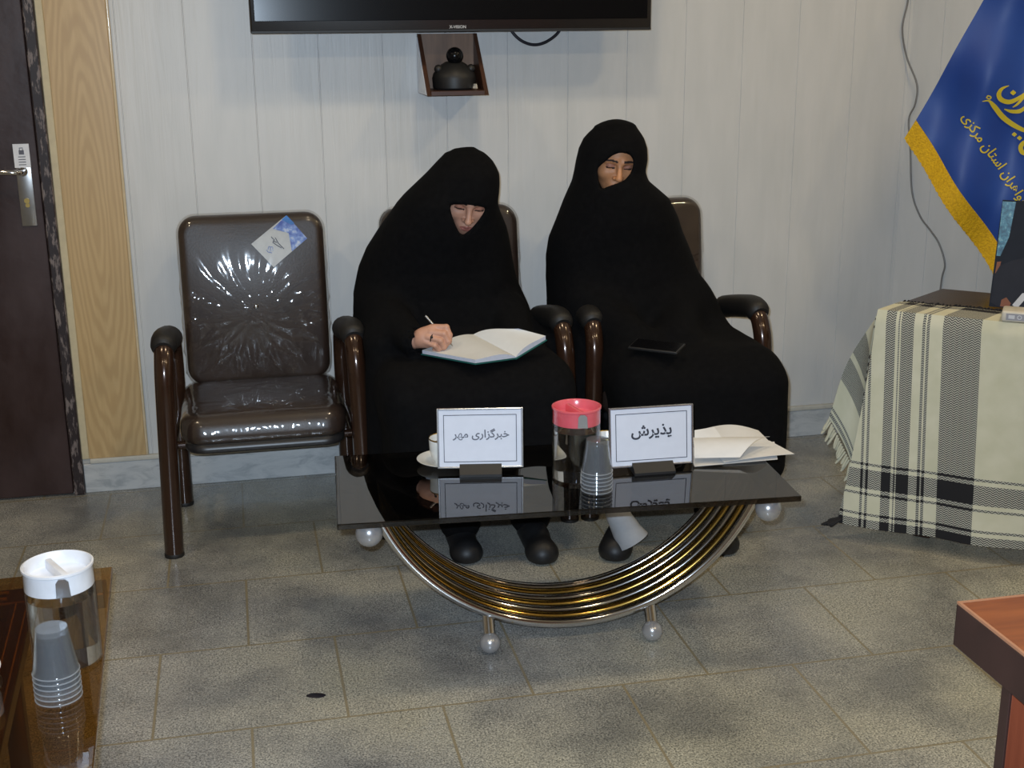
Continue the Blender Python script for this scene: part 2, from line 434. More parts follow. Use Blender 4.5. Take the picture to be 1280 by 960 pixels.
def text_mesh(s, size=1, bold=0.0):
    cu = bpy.data.curves.new('lettering', 'FONT'); cu.body = s; cu.size = size; cu.offset = bold; cu.resolution_u = 4
    o = bpy.data.objects.new('lettering', cu); COL.objects.link(o)
    bpy.context.view_layer.update()
    me = bpy.data.meshes.new_from_object(o.evaluated_get(bpy.context.evaluated_depsgraph_get()))
    V = [tuple(v.co) for v in me.vertices]; F = [tuple(p.vertices) for p in me.polygons]
    bpy.data.objects.remove(o); bpy.data.curves.remove(cu); bpy.data.meshes.remove(me)
    xs = [v[0] for v in V]; ys = [v[1] for v in V]
    cx, cy = (min(xs)+max(xs))/2, (min(ys)+max(ys))/2
    return [(x-cx, y-cy) for x, y, _ in V], F, max(xs)-min(xs), max(ys)-min(ys)
def lettering(name, s, width, mat4, mat, parent, bold=0, fn=None, depth=.0004):
    V, F, w, h = text_mesh(s, 1, bold); k = width/w
    if fn is None: P = [mat4 @ Vector((x*k, y*k, depth)) for x, y in V]
    else: P = [fn(x*k, y*k) for x, y in V]
    return obj(name, (P, F), mat, parent, smooth=False, world=True)

# ------------------------------------------------------------------ signed distance modelling
class Grid:
    def __init__(s, lo, hi, h):
        s.lo = np.array(lo, np.float32); s.h = h
        n = [int(round((b-a)/h))+1 for a, b in zip(lo, hi)]
        ax = [s.lo[i]+h*np.arange(n[i], dtype=np.float32) for i in range(3)]
        s.X, s.Y, s.Z = np.meshgrid(*ax, indexing='ij')
def capsule(g, a, b, ra, rb=None):
    rb = ra if rb is None else rb
    X, Y, Z = g
    a = np.array(a, np.float32); d = np.array(b, np.float32)-a; L = max(float(d@d), 1e-9)
    t = np.clip(((X-a[0])*d[0]+(Y-a[1])*d[1]+(Z-a[2])*d[2])/L, 0, 1)
    return np.sqrt((X-a[0]-t*d[0])**2+(Y-a[1]-t*d[1])**2+(Z-a[2]-t*d[2])**2)-(ra+(rb-ra)*t)
def ellipsoid(g, c, r):
    X, Y, Z = g
    q = np.sqrt(((X-c[0])/r[0])**2+((Y-c[1])/r[1])**2+((Z-c[2])/r[2])**2)
    return (q-1)*min(r)
def rbox(g, lo, hi, r):
    X, Y, Z = g; q = []
    for A, a, b in zip((X, Y, Z), lo, hi): q.append(np.abs(A-(a+b)/2)-((b-a)/2-r))
    return np.sqrt(sum(np.maximum(k, 0)**2 for k in q))+np.minimum(np.maximum(np.maximum(q[0], q[1]), q[2]), 0)-r
def smin(a, b, k):
    h = np.clip(.5+.5*(b-a)/k, 0, 1)
    return b+(a-b)*h-k*h*(1-h)
def smax(a, b, k): return -smin(-a, -b, k)
def loft(g, table):
    """table of (z, xl, xr, yc, ry): elliptical section by height"""
    X, Y, Z = g; T = np.array(sorted(table), np.float32)
    xl, xr, yc, ry = (np.interp(Z, T[:, 0], T[:, i]) for i in (1, 2, 3, 4))
    cx, rx = (xl+xr)/2, (xr-xl)/2
    q = np.sqrt(((X-cx)/rx)**2+((Y-yc)/ry)**2)
    d = (q-1)*np.minimum(rx, ry)*.8
    return np.maximum(d, np.maximum(Z-T[-1, 0], T[0, 0]-Z))
def poly2d(px, py, poly):
    d = np.full(px.shape, 1e9, np.float32); s = np.ones(px.shape, np.float32)
    n = len(poly)
    for i in range(n):
        ax, ay = poly[i]; bx, by = poly[i-1]
        ex, ey = bx-ax, by-ay; wx, wy = px-ax, py-ay
        t = np.clip((wx*ex+wy*ey)/(ex*ex+ey*ey), 0, 1)
        d = np.minimum(d, (wx-ex*t)**2+(wy-ey*t)**2)
        c1 = py >= ay; c2 = py < by; c3 = ex*wy > ey*wx
        flip = (c1 & c2 & c3) | (~c1 & ~c2 & ~c3)
        s = np.where(flip, -s, s)
    return s*np.sqrt(d)
def surface_net(f, g):
    ins = f < 0
    n = np.array(f.shape)
    cnt = np.zeros(n-1, np.int8)
    sl = lambda A, o: A[o[0]:n[0]-1+o[0], o[1]:n[1]-1+o[1], o[2]:n[2]-1+o[2]]
    corners = [(i, j, k) for i in (0, 1) for j in (0, 1) for k in (0, 1)]
    for o in corners: cnt += sl(ins, o)
    act = (cnt > 0) & (cnt < 8)
    I = np.argwhere(act)
    acc = np.zeros((len(I), 3)); num = np.zeros(len(I))
    for a in range(3):
        o1, o2 = [x for x in range(3) if x != a]
        for u in (0, 1):
            for v in (0, 1):
                p = I.copy(); p[:, o1] += u; p[:, o2] += v
                q = p.copy(); q[:, a] += 1
                fp = f[p[:, 0], p[:, 1], p[:, 2]]; fq = f[q[:, 0], q[:, 1], q[:, 2]]
                m = (fp < 0) != (fq < 0)
                t = np.where(m, fp/np.where(m, fp-fq, 1), 0)
                pos = p.astype(float); pos[:, a] += t
                acc[m] += pos[m]; num += m
    V = acc/num[:, None]*g.h+g.lo
    idx = -np.ones(n-1, int); idx[tuple(I.T)] = np.arange(len(I))
    F = []
    for a in range(3):
        b, c = (a+1) % 3, (a+2) % 3
        s0 = [slice(None)]*3; s1 = [slice(None)]*3
        s0[a] = slice(0, n[a]-1); s1[a] = slice(1, n[a])
        for d in (b, c): s0[d] = slice(1, n[d]-1); s1[d] = slice(1, n[d]-1)
        A, B = ins[tuple(s0)], ins[tuple(s1)]
        for sign in (0, 1):
            m = (A & ~B) if sign == 0 else (~A & B)
            P = np.argwhere(m)
            if not len(P): continue
            P[:, b] += 1; P[:, c] += 1
            def vi(db, dc):
                Q = P.copy(); Q[:, b] -= db; Q[:, c] -= dc
                return idx[tuple(Q.T)]
            quad = np.stack([vi(1, 1), vi(0, 1), vi(0, 0), vi(1, 0)], 1)
            F.append(quad if sign == 0 else quad[:, ::-1])
    return V, np.concatenate(F)
def sdf_mesh(f, g):
    V, F = surface_net(f, g)
    return V, F
def join(*parts):
    V, F, k = [], [], 0
    for v, f in parts: V.append(v); F.append(f+k); k += len(v)
    return np.concatenate(V), np.concatenate(F)
def sdf_obj(name, vf, mat, parent, world=True, slots=None, label=None):
    V, F = vf
    o = obj(name, (V.tolist(), F.tolist()), mat, parent, True, world, angle=None)
    if slots is not None:
        o.data.polygons.foreach_set('material_index', slots(V[F].mean(1)).astype(np.int32))
    if label: o['label'] = label
    return o
# ================================================================== THE ROOM
CX = 2.342                      # corner between back wall and right wall
RW = Vector((.5, -.866, 0))     # direction of the right wall out of the corner
ROOM_Z = 2.8
def wall_panels(x0, x1, zlo, zhi, first, step):
    """panelled wall face at y=0 with real V-grooves at the joints, 8 cm deep behind"""
    xs = [x0]; prof = [(x0, 0)]
    k = math.ceil((x0-first)/step+.02)
    while first+k*step < x1-.01:
        x = first+k*step
        prof += [(x-.0022, 0), (x-.0008, .003), (x+.0008, .003), (x+.0022, 0)]; k += 1
    prof += [(x1, 0), (x1, .08), (x0, .08)]
    bm = new()
    a = [bm.verts.new((x, y, zlo)) for x, y in prof]; b = [bm.verts.new((x, y, zhi)) for x, y in prof]
    n = len(prof)
    for i in range(n): bm.faces.new((a[i], a[(i+1) % n], b[(i+1) % n], b[i]))
    bm.faces.new(list(reversed(a))); bm.faces.new(b)
    return bm
struct('wall_back', wall_panels(-.335, CX, 0, ROOM_Z, -.1194, .2040), 'panel', smooth=False)
bm = box((-2.6, .0, 0), (-.335, .08, ROOM_Z)); add_box(bm, (-.335, .0801, 0), (-.334, .081, .1))
struct('wall_back_left', bm, 'plainwall', smooth=False)
# right wall, running out of the corner
mW = frame((CX, 0, 0), RW, (0, 0, 1))
bm = new(); prof = [(0, 0)]
x = .12
while x < 2.3:
    prof += [(x-.0022, 0), (x-.0008, -.003), (x+.0008, -.003), (x+.0022, 0)]; x += .204
prof += [(2.4, 0), (2.4, -.08), (0, -.08)]
nrm = Vector((-.866, -.5, 0))
lo = [bm.verts.new(Vector((CX, 0, 0))+RW*a+nrm*b) for a, b in prof]; hi = [bm.verts.new(v.co+Vector((0, 0, ROOM_Z))) for v in lo]
n_ = len(prof)
for i in range(n_): bm.faces.new((lo[i], lo[(i+1) % n_], hi[(i+1) % n_], hi[i]))
bm.faces.new(list(reversed(lo))); bm.faces.new(hi)
struct('wall_right', bm, 'panel', smooth=False)
RE = Vector((CX, 0, 0))+RW*2.4   # end of the oblique wall
struct('wall_right_rear', box((RE.x, -6.6, 0), (RE.x+.08, RE.y, ROOM_Z)), 'plainwall', smooth=False)
struct('wall_left', box((-2.68, -6.6, 0), (-2.6, .08, ROOM_Z)), 'plainwall', smooth=False)
struct('wall_front', box((-2.68, -6.68, 0), (RE.x+.08, -6.6, ROOM_Z)), 'plainwall', smooth=False)
struct('floor', box((-2.68, -6.68, -.1), (RE.x+.08, .08, 0)), 'floor', smooth=False)
struct('ceiling', box((-2.68, -6.68, ROOM_Z), (RE.x+.08, .08, ROOM_Z+.1)), 'ceil', smooth=False)
# skirting: marble slab with a pale cap strip
bm = new(); add_box(bm, (-.548, -.013, 0), (CX-.004, 0, .100), .002, 1)
struct('baseboard_back', bm, 'marble', smooth=False)
bm = new(); add_box(bm, (-.525, -.017, .1015), (CX-.006, 0, .118), .003, 2)
struct('trim_1', bm, 'cap', label='pale cap strip along the top of the marble skirting')
bm = new()
add_prism(bm, [(.012, 0), (2.38, 0), (2.38, .1), (.012, .1)], .013, frame((CX, 0, 0), RW, (0, 0, 1)) if frame((0, 0, 0), RW, (0, 0, 1)).col[2].xyz.dot(nrm) > 0 else frame(Vector((CX, 0, 0))+nrm*.013, RW, (0, 0, 1)))
struct('baseboard_right', bm, 'marble', smooth=False)
# oak panel strip beside the door, its cream and glossy edge strips
struct('trim_2', box((-.526, -.012, .1185), (-.345, 0, ROOM_Z), .001, 1), 'oak', smooth=False, label='light oak wall panel beside the door')
struct('trim_3', box((-.549, -.016, .1185), (-.526, 0, ROOM_Z), .002, 1), 'cream', smooth=False, label='cream strip between oak panel and door frame')
struct('trim_4', box((-.345, -.0145, .1185), (-.3365, 0, ROOM_Z), .003, 3), 'gloss_edge', label='glossy edge strip of the oak panel')
struct('trim_5', box((-.583, -.03, 0), (-.549, 0, 2.2), .004, 2), 'frame', smooth=False, label='scuffed dark paint on the door frame')
# door leaf with its lock plate and lever
door = struct('door_1', box((-1.5, -.022, .006), (-.5855, -.002, 2.1), .003, 2), 'door', smooth=False, label='dark brown painted door')
pl = obj('lock_plate', box((-.651, -.028, .898), (-.606, -.022, 1.15), .002, 2), 'steel', door, label='worn steel lock plate')
bm = new()
add_lathe(bm, [(.0, -.034), (.013, -.034), (.015, -.028)], (-.632, 0, 1.066), 24, 'Y')
add_tube(bm, spline([(-.632, -.03, 1.066), (-.633, -.06, 1.066), (-.645, -.074, 1.068), (-.69, -.078, 1.07), (-.745, -.074, 1.064)], 6), .008, 12)
obj('door_handle', bm, 'chrome', door, label='chrome lever handle')
bm = new()
add_lathe(bm, [(0, -.0305), (.008, -.0305), (.0085, -.0275)], (-.629, 0, .976), 20, 'Y'); add_lathe(bm, [(0, -.030), (.0065, -.030), (.007, -.0275)], (-.628, 0, .962), 20, 'Y')
obj('key_cylinder', bm, 'old_brass', pl, label='brass key cylinder')
stk = obj('sticker', box((-.653, -.0292, 1.078), (-.606, -.0282, 1.15)), 'white_plastic', pl, smooth=False, label='white sticker printed with a padlock and lines of text')
bm = new()
add_box(bm, (-.637, -.0299, 1.118), (-.622, -.0292, 1.131)); add_tube(bm, [(-.634, -.0296, 1.131), (-.634, -.0296, 1.138), (-.625, -.0296, 1.138), (-.625, -.0296, 1.131)], .0012, 6)
for z in (1.111, 1.103, 1.095, 1.087): add_box(bm, (-.640, -.0297, z-.0012), (-.619, -.0292, z+.0012))
obj('printing', bm, 'ink2', stk, smooth=False)

# ================================================================== TELEVISION, BRACKET BOX, CABLES
tv = thing('television', 'wide black television hung high on the white panelled wall', 'television', (.72, -.17, 1.468))
bm = new(); TF = -.195; TX0, TX1, TZ0 = at_y(313, 40, TF).x, at_y(814, 39.5, TF).x, (at_y(313, 40.5, TF).z+at_y(814, 39.5, TF).z)/2; TZ1 = TZ0+.72
bezel = obj('bezel', box((TX0, TF, TZ0), (TX1, -.15, TZ1), .006, 3), 'bezel', tv, world=True)
obj('screen', box((TX0+.014, TF-.002, TZ0+.036), (TX1-.014, TF+.002, TZ1-.014), .001, 1), 'screen', tv, smooth=False, world=True)
bm = new(); add_box(bm, (.5, -.15, 1.62), (.95, -.12, 2.05), .01, 2); add_box(bm, (.64, -.12, 1.72), (.81, -.0015, 1.95), .004, 1)
obj('wall_bracket', bm, 'shell', tv, world=True)
bm = new(); add_box(bm, (TX0+.002, TF-.0035, TZ0+.001), (TX1-.002, TF, TZ0+.0085), .001, 1)
obj('bottom_strip', bm, 'black_plastic', tv, world=True)
lettering('brand_lettering', 'X-VISION', .052, frame(at_y(572, 33.5, TF-.0015), (1, 0, 0), (0, 0, 1)), 'logo', tv, .02)

wb = thing('wooden_box', 'wedge-shaped dark wooden box under the television holding a small camera', 'box', (.701, 0, 1.277))
BX0, BX1, BZ, BT = .604, .798, 1.277, 1.462
def side(x, out):
    bm = new(); add_prism(bm, [(-.001, BZ), (-.2, BZ), (-.012, BT), (-.001, BT)], .012, Matrix(((0, 0, 1, x), (1, 0, 0, 0), (0, 1, 0, 0), (0, 0, 0, 1)))); return bm
sd = obj('side_panel', side(BX0, -1), 'wood_dark', wb, smooth=False, world=True)
obj('side_panel', side(BX1-.012, 1), 'wood_dark', wb, smooth=False, world=True)
bm = new(); add_prism(bm, [(-.001, BZ+.002), (-.188, BZ+.002), (-.012, BT-.01), (-.001, BT-.01)], .0015, Matrix(((0, 0, 1, BX0-.0016), (1, 0, 0, 0), (0, 1, 0, 0), (0, 0, 0, 1))))
obj('outer_lining', bm, 'white_plastic', wb, smooth=False, world=True, label='white facing on the left side of the box')
obj('bottom_panel', box((BX0+.012, -.199, BZ), (BX1-.012, -.001, BZ+.014), .001, 1), 'wood_dark', wb, smooth=False, world=True)
obj('back_panel', box((BX0+.012, -.012, BZ+.014), (BX1-.012, -.001, BT), 0), 'wood_mid', wb, smooth=False, world=True, label='brown wood back of the box')
pc = thing('dome_camera', 'small black camera with a shiny ball head inside the wooden box', 'camera', (.706, -.1, BZ+.014))
obj('base', lathe([(0, 0), (.062, 0), (.068, .006), (.070, .036), (.066, .05), (.052, .066), (.04, .078), (.026, .086), (.0, .088)], (0, 0, 0), 36), 'black_plastic', pc)
for sx in (-1, 1): obj('side_knob', ball((sx*.052, -.015, .064), .014, 16), 'black_plastic', pc)
obj('ball_head', ball((0, -.018, .104), .027), 'screen', pc, label='shiny black ball')
bm = new(); add_lathe(bm, [(.0, 0), (.012, 0), (.014, .004), (.008, .018), (.0, .02)], (.058, -.05, .001), 16)
obj('adjusting_knob', bm, 'chrome', pc)
tag(obj('loop_cable', tube(spline([(.9, -.03, 1.52), (.905, -.03, 1.475), (.94, -.032, 1.438), (.985, -.032, 1.424), (1.03, -.032, 1.436), (1.07, -.03, 1.47), (1.075, -.03, 1.52)], 8), .005, 10), 'cable_black'),
    'short black cable loop hanging below the television', 'cable')
wp = [(1136, -40), (1135, 0), (1128, 35), (1133, 70), (1146, 105), (1144, 130), (1136, 150), (1138, 190), (1140, 240), (1150, 270), (1163, 288), (1174, 305), (1181, 330), (1177, 350)]
pts = []
for px, py in wp:
    p = at_y(px, py, -.012)
    if p.x > CX-.015:      # the run that hangs on the right wall
        d = ray(px, py); o_ = CAM_O-(Vector((CX, 0, 0))+nrm*.012); k = -(o_.dot(nrm))/d.dot(nrm); p = CAM_O+d*k
    pts.append(p)
pts += [pts[-1]+Vector((.0, -.0, -.12)), Vector((pts[-1].x+.02, pts[-1].y-.01, .2)), Vector((pts[-1].x+.02, pts[-1].y-.02, .02))]
tag(obj('wall_cable', tube(spline(pts, 6), .0034, 8), 'cable_grey'), 'thin grey cable hanging wavily down the corner beside the flag', 'cable')
tag(obj('floor_mark', lathe([(0, 0), (.02, 0), (.023, .0006), (.018, .0022), (0, .0026)], (0, 0, 0), 20), 'cable_black'), 'small dark flattened scrap on the granite floor in front of the empty chair', 'scrap')
fm = bpy.data.objects['floor_mark']; fm.location = (.108, -1.529, 0); fm.scale = (1, .5, 1); fm.rotation_euler = (0, 0, -.2)

# ================================================================== CHAIRS
def cushion(lo, hi, r, rc, bulge, h=.008):
    """upholstered slab: x width, y thickness, z height; rounded corners rc"""
    g = Grid([a-.03 for a in lo], [b+.03 for b in hi], h)
    cx, cy, cz = [(a+b)/2 for a, b in zip(lo, hi)]; w, t, hh = [(b-a)/2 for a, b in zip(lo, hi)]
    qx = np.abs(g.X-cx)-(w-rc); qz = np.abs(g.Z-cz)-(hh-rc)
    d2 = np.sqrt(np.maximum(qx, 0)**2+np.maximum(qz, 0)**2)+np.minimum(np.maximum(qx, qz), 0)-rc
    b = bulge*np.maximum(0, 1-((g.X-cx)/w)**2)*np.maximum(0, 1-((g.Z-cz)/hh)**2)
    dy = np.abs(g.Y-cy)-(t-r)-b
    f = np.sqrt(np.maximum(d2+r, 0)**2+np.maximum(dy, 0)**2)+np.minimum(np.maximum(d2+r, dy), 0)-r
    return f, g
def wrinkle(g, amp):
    """shallow pulls in shrink film: streaks fanning from the edges"""
    X, Z = g.X, g.Z
    a = np.arctan2(Z-.62, X); rr = np.sqrt(X**2+(Z-.62)**2)
    rg = np.exp(-(np.sin(a*9+np.sin(rr*22)*1.6)/.22)**2)*np.clip((rr-.05)/.1, 0, 1)*np.clip((.74-Z)/.1, 0, 1)
    return amp*np.clip((.86-Z)/.12, .12, 1)*(np.sin(a*17+np.sin(rr*30)*1.3)*np.clip(rr/.2, 0, 1)+.6*np.sin(a*31+rr*25))-.0035*rg
def move(vf, mat4):
    V = np.asarray(vf[0]); A = np.array(mat4)
    return V@A[:3, :3].T+A[:3, 3], vf[1]
TILT = Matrix.Translation((0, -.175, .40)) @ Matrix.Rotation(math.radians(-7.5), 4, 'X') @ Matrix.Translation((0, .175, -.40))
def bend_y(z): return .045*(z-.60)+.26*(z-.60)**2          # lumbar curve of the back
def bend(vf):
    V = np.array(vf[0]); V[:, 1] += bend_y(V[:, 2]); return V, vf[1]
_ch = {}
f, g = cushion((-.223, -.205, .395), (.223, -.15, .925), .022, .055, .012, .006); _ch['back'] = bend(sdf_mesh(f, g))
f2 = f-.0062+wrinkle(g, .0013); _ch['back_film'] = bend(sdf_mesh(f2, g))
f, g = cushion((-.222, -.148, .40), (.222, -.128, .92), .009, .05, 0, .007); _ch['back_shell'] = bend(sdf_mesh(f, g))
# seat: same slab modelled upright then laid down (x, depth, thickness)
f, g = cushion((-.238, .325, .165), (.238, .405, .615), .03, .06, .01); V, F = sdf_mesh(f, g)
def lay(V):      # lay the slab down; the front edge falls away like a waterfall
    x, y, z = V[:, 0], -V[:, 2], V[:, 1].copy()
    w = np.clip((-y-.50)/.10, 0, 1)
    return np.stack([x, y+.30*(z-.325)*w*w*(3-2*w), z], 1)
_ch['seat'] = (lay(V), F[:, ::-1])
f2 = f-.005+.0003*np.sin(g.X*110+g.Z*70)*np.sin(g.Z*40+2*np.sin(g.X*15)); V, F = sdf_mesh(f2, g); _ch['seat_film'] = (lay(V), F[:, ::-1])
f, g = cushion((-.232, .302, .17), (.232, .33, .61), .01, .06, 0); V, F = sdf_mesh(f, g); _ch['seat_pan'] = (lay(V), F[:, ::-1])
def make_chair(label, x):
    t = thing('armchair', label, 'chair', (x, 0, 0), 0, 'brown tube-framed armchairs along the wall')
    sdf_obj('seat', _ch['seat'], 'leather', t, False); s = t.children[0]
    sdf_obj('plastic_cover', _ch['seat_film'], 'film', s, False, label='clear wrinkled plastic wrap')
    sdf_obj('seat_pan', _ch['seat_pan'], 'shell', t, False, label='black rim under the seat')
    b = sdf_obj('backrest', _ch['back'], 'leather', t, False)
    sdf_obj('plastic_cover', _ch['back_film'], 'film', b, False, label='clear wrinkled plastic wrap')
    sdf_obj('back_shell', _ch['back_shell'], 'shell', b, False, label='black back panel')
    bm = new()
    add_lathe(bm, [(0, -.006), (.006, -.004), (.008, 0)], (0, 0, 0), 16, 'Y')
    for v in bm.verts: v.co += Vector((.0, -.216, .645))
    obj('button', bm, 'chrome', b)
    for s in (-1, 1):
        p = [(s*.284, -.617, .012), (s*.281, -.617, .15), (s*.276, -.616, .35), (s*.272, -.612, .50)]
        p += [(s*.270, -.600, .565), (s*.268, -.570, .610), (s*.266, -.52, .622), (s*.264, -.40, .600), (s*.262, -.28, .572)]
        p += [(s*.262, -.225, .548), (s*.262, -.200, .505), (s*.262, -.197, .42), (s*.263, -.196, .3), (s*.266, -.195, .012)]
        obj('arm_frame', tube(spline(p, 5), .0275, 16), 'tube', t)
        q = [(s*.2688, -.583, .612), (s*.267, -.54, .628), (s*.265, -.45, .614), (s*.264, -.36, .595), (s*.263, -.27, .572)]
        bm = new(); Q = spline(q, 6); add_tube(bm, Q, [.027, .033, .036]+[.037]*(len(Q)-5)+[.033, .027], 18)
        obj('arm_pad', bm, 'rubber', t, label='black rubber arm pad')
        for y in (-.617, -.195):
            xx = .284 if y < -.4 else .266
            obj('foot_cap', lathe([(0, 0), (.0280, 0), (.0286, .003), (.0286, .010), (.0278, .012), (0, .012)], (s*xx, y, 0), 20), 'rubber', t)
    bm = new()
    for y in (-.5, -.24): add_tube(bm, [(-.268, y, .30), (.268, y, .30)], .013, 10)
    for s in (-1, 1):
        add_tube(bm, [(s*.268, -.61, .30), (s*.264, -.197, .30)], .012, 10)
        add_tube(bm, spline([(s*.17, -.24, .30), (s*.17, -.14, .33), (s*.17, -.118, .42), (s*.17, -.115, .65)], 5), .012, 10)
    obj('under_frame', bm, 'tube', t)
    return t
def copy_tree(o, parent=None):
    c = o.copy(); COL.objects.link(c)
    if parent: c.parent = parent
    for ch in o.children: copy_tree(ch, c)
    return c
chair1 = make_chair('empty brown armchair in plastic wrap with a paper tag, nearest the door', .043)
for x, lab in ((.671, 'brown armchair under the writing person, middle of the three'), (1.304, 'brown armchair under the person with the pulled-up veil, farthest from the door')):
    c = copy_tree(chair1); c.location.x = x; c['label'] = lab
# paper tag slipped under the film of the empty chair
back1 = [o for o in chair1.children if o.name.startswith('backrest')][0]
def back_plane(px, py, off=0):
    """point of the empty chair's cushion face seen at a pixel"""
    d = ray(px, py); p = at_y(px, py, -.2)
    for _ in range(6):
        bl = .012*max(0, 1-((p.x-.043)/.223)**2)*max(0, 1-((p.z-.66)/.265)**2)
        p = at_y(px, py, -.2052-bl+bend_y(p.z)-off)
    return p
def tag_px(u, v):
    A, B, C, D = ((314, 305), (358, 269), (384, 298), (342, 334))
    f = lambda i: (A[i]*(1-u)+B[i]*u)*(1-v)+(D[i]*(1-u)+C[i]*u)*v
    return f(0), f(1)
tg = obj('paper_tag', surf(lambda u, v: back_plane(*tag_px(u, v), .003), 12, 8, None, .0006), 'tag_grey', back1, world=True, label='grey and blue paper tag')
def tagpoly(name, pts, mat, off):
    c = [sum(k)/len(pts) for k in zip(*pts)]; V = [back_plane(*c, .0042+off)]; n = len(pts); F = []; M_ = 6
    for i in range(n):
        for k in range(1, M_+1):
            for m in range(5):
                x = [pts[i][d]*(1-m/5)+pts[(i+1) % n][d]*m/5 for d in (0, 1)]
                V.append(back_plane(c[0]+(x[0]-c[0])*k/M_, c[1]+(x[1]-c[1])*k/M_, .0042+off))
    ix = lambda i, k, m: 1+((i+(m == 5)) % n)*M_*5+(k-1)*5+(m % 5)
    for i in range(n):
        for m in range(5):
            F.append((0, ix(i, 1, m), ix(i, 1, m+1)))
            for k in range(1, M_): F.append((ix(i, k, m), ix(i, k+1, m), ix(i, k+1, m+1), ix(i, k, m+1)))
    obj(name, ([tuple(v) for v in V], F), mat, tg, smooth=False, world=True)
tagpoly('blue_print', [(341, 286), (358, 269), (384, 298), (365, 314), (365, 293), (352, 287)], 'tag_print', .0006)
tagpoly('blue_corner', [(352, 274.5), (358, 269), (368, 279), (364, 281)], 'tag_blue', .0010)
bm = new()
for a in ([(339, 296), (343, 300), (341, 303), (347, 307), (352, 310)], [(344, 297), (348, 304), (355, 311)], [(341, 301), (346, 303)]):
    add_tube(bm, [back_plane(*p, .0045) for p in a], .0012, 6)
obj('handwriting', bm, 'ink2', tg, world=True)
bm = new()
for a in ([(335, 312), (336, 308), (341, 309), (341, 313), (337, 314)], [(338, 309), (338, 313)], [(333, 312), (335, 315), (340, 316)]):
    add_tube(bm, [back_plane(*p, .0045) for p in a], .001, 6)
obj('stamp', bm, 'tag_print', tg, world=True)
# ================================================================== SMOKED GLASS COFFEE TABLE
TS = -.07; TA = math.atan(TS); TH = .42
TC = Vector((.745, -1.31, 0))
ct = thing('coffee_table', 'smoked glass coffee table on curved chrome and gold tubes in front of the two people', 'table', TC, TA)
R3 = Matrix.Rotation(TA, 4, 'Z')
def L(p): return (Matrix.Translation(TC) @ R3).inverted() @ Vector(p)
gz = .014
g0 = [L(Vector((p.x, p.y, 0))) for p in (at_z(432, 654, TH), at_z(1008, 619, TH))]
X0, X1 = -.553, .53; Y0, Y1 = -.262, .215
obj('glass_top', box((X0, Y0, TH-gz), (X1, Y1, TH), .002, 2), 'smoked', ct, smooth=False, label='smoked glass top')
UR, UCx, UCz = .506, .012, .5575; TUBR = .0128
th = math.radians(70)
ys = [-.088+.0345*k for k in range(7)]
for k, y in enumerate(ys):
    p = [(UCx+UR*math.sin(a), y, UCz-UR*math.cos(a)) for a in np.linspace(-th, th, 61)]
    gold = k % 2 == 1
    obj('curved_tube', tube(p, TUBR, 14), 'brass' if gold else 'chrome', ct, label='gold curved tube' if gold else 'chrome curved tube')
for s in (-1, 1):
    x = UCx+s*UR*math.sin(th); z = UCz-UR*math.cos(th)
    cr = obj('cross_bar', box((x-.012, -.19, z-.009), (x+.012, .20, z+.010), .003, 2), 'chrome', ct)
    for y in (-.212, .195):
        bx = x+(-.018 if s < 0 else -.02)
        obj('support_ball', ball((bx, y, TH-gz-.0315), .0315), 'pearl', ct, label='pearl-finish ball under the glass')
for x in (-.195, .215):
    bm = new()
    ang = math.asin((x-UCx)/UR)
    zz = UCz-UR*math.cos(ang)-TUBR
    add_box(bm, (x-.012, ys[0]-.006, zz-.010), (x+.012, ys[-1]+.006, zz-.0005), .002, 1)
    obj('foot_rail', bm, 'chrome', ct)
    for y, dy in ((ys[0], -.03), (ys[-1]-.03, .012)):
        fb = Vector((x, y+dy, .0262)); tp = Vector((x, y+.004, zz-.004)); dd = (fb-tp).normalized()
        obj('foot_sleeve', tube([tp-dd*.004, tp, fb-dd*.012], .0145, 20), 'chrome', ct)
        obj('foot_ball', ball(fb, .0262), 'pearl', ct, label='pearl-finish ball foot')

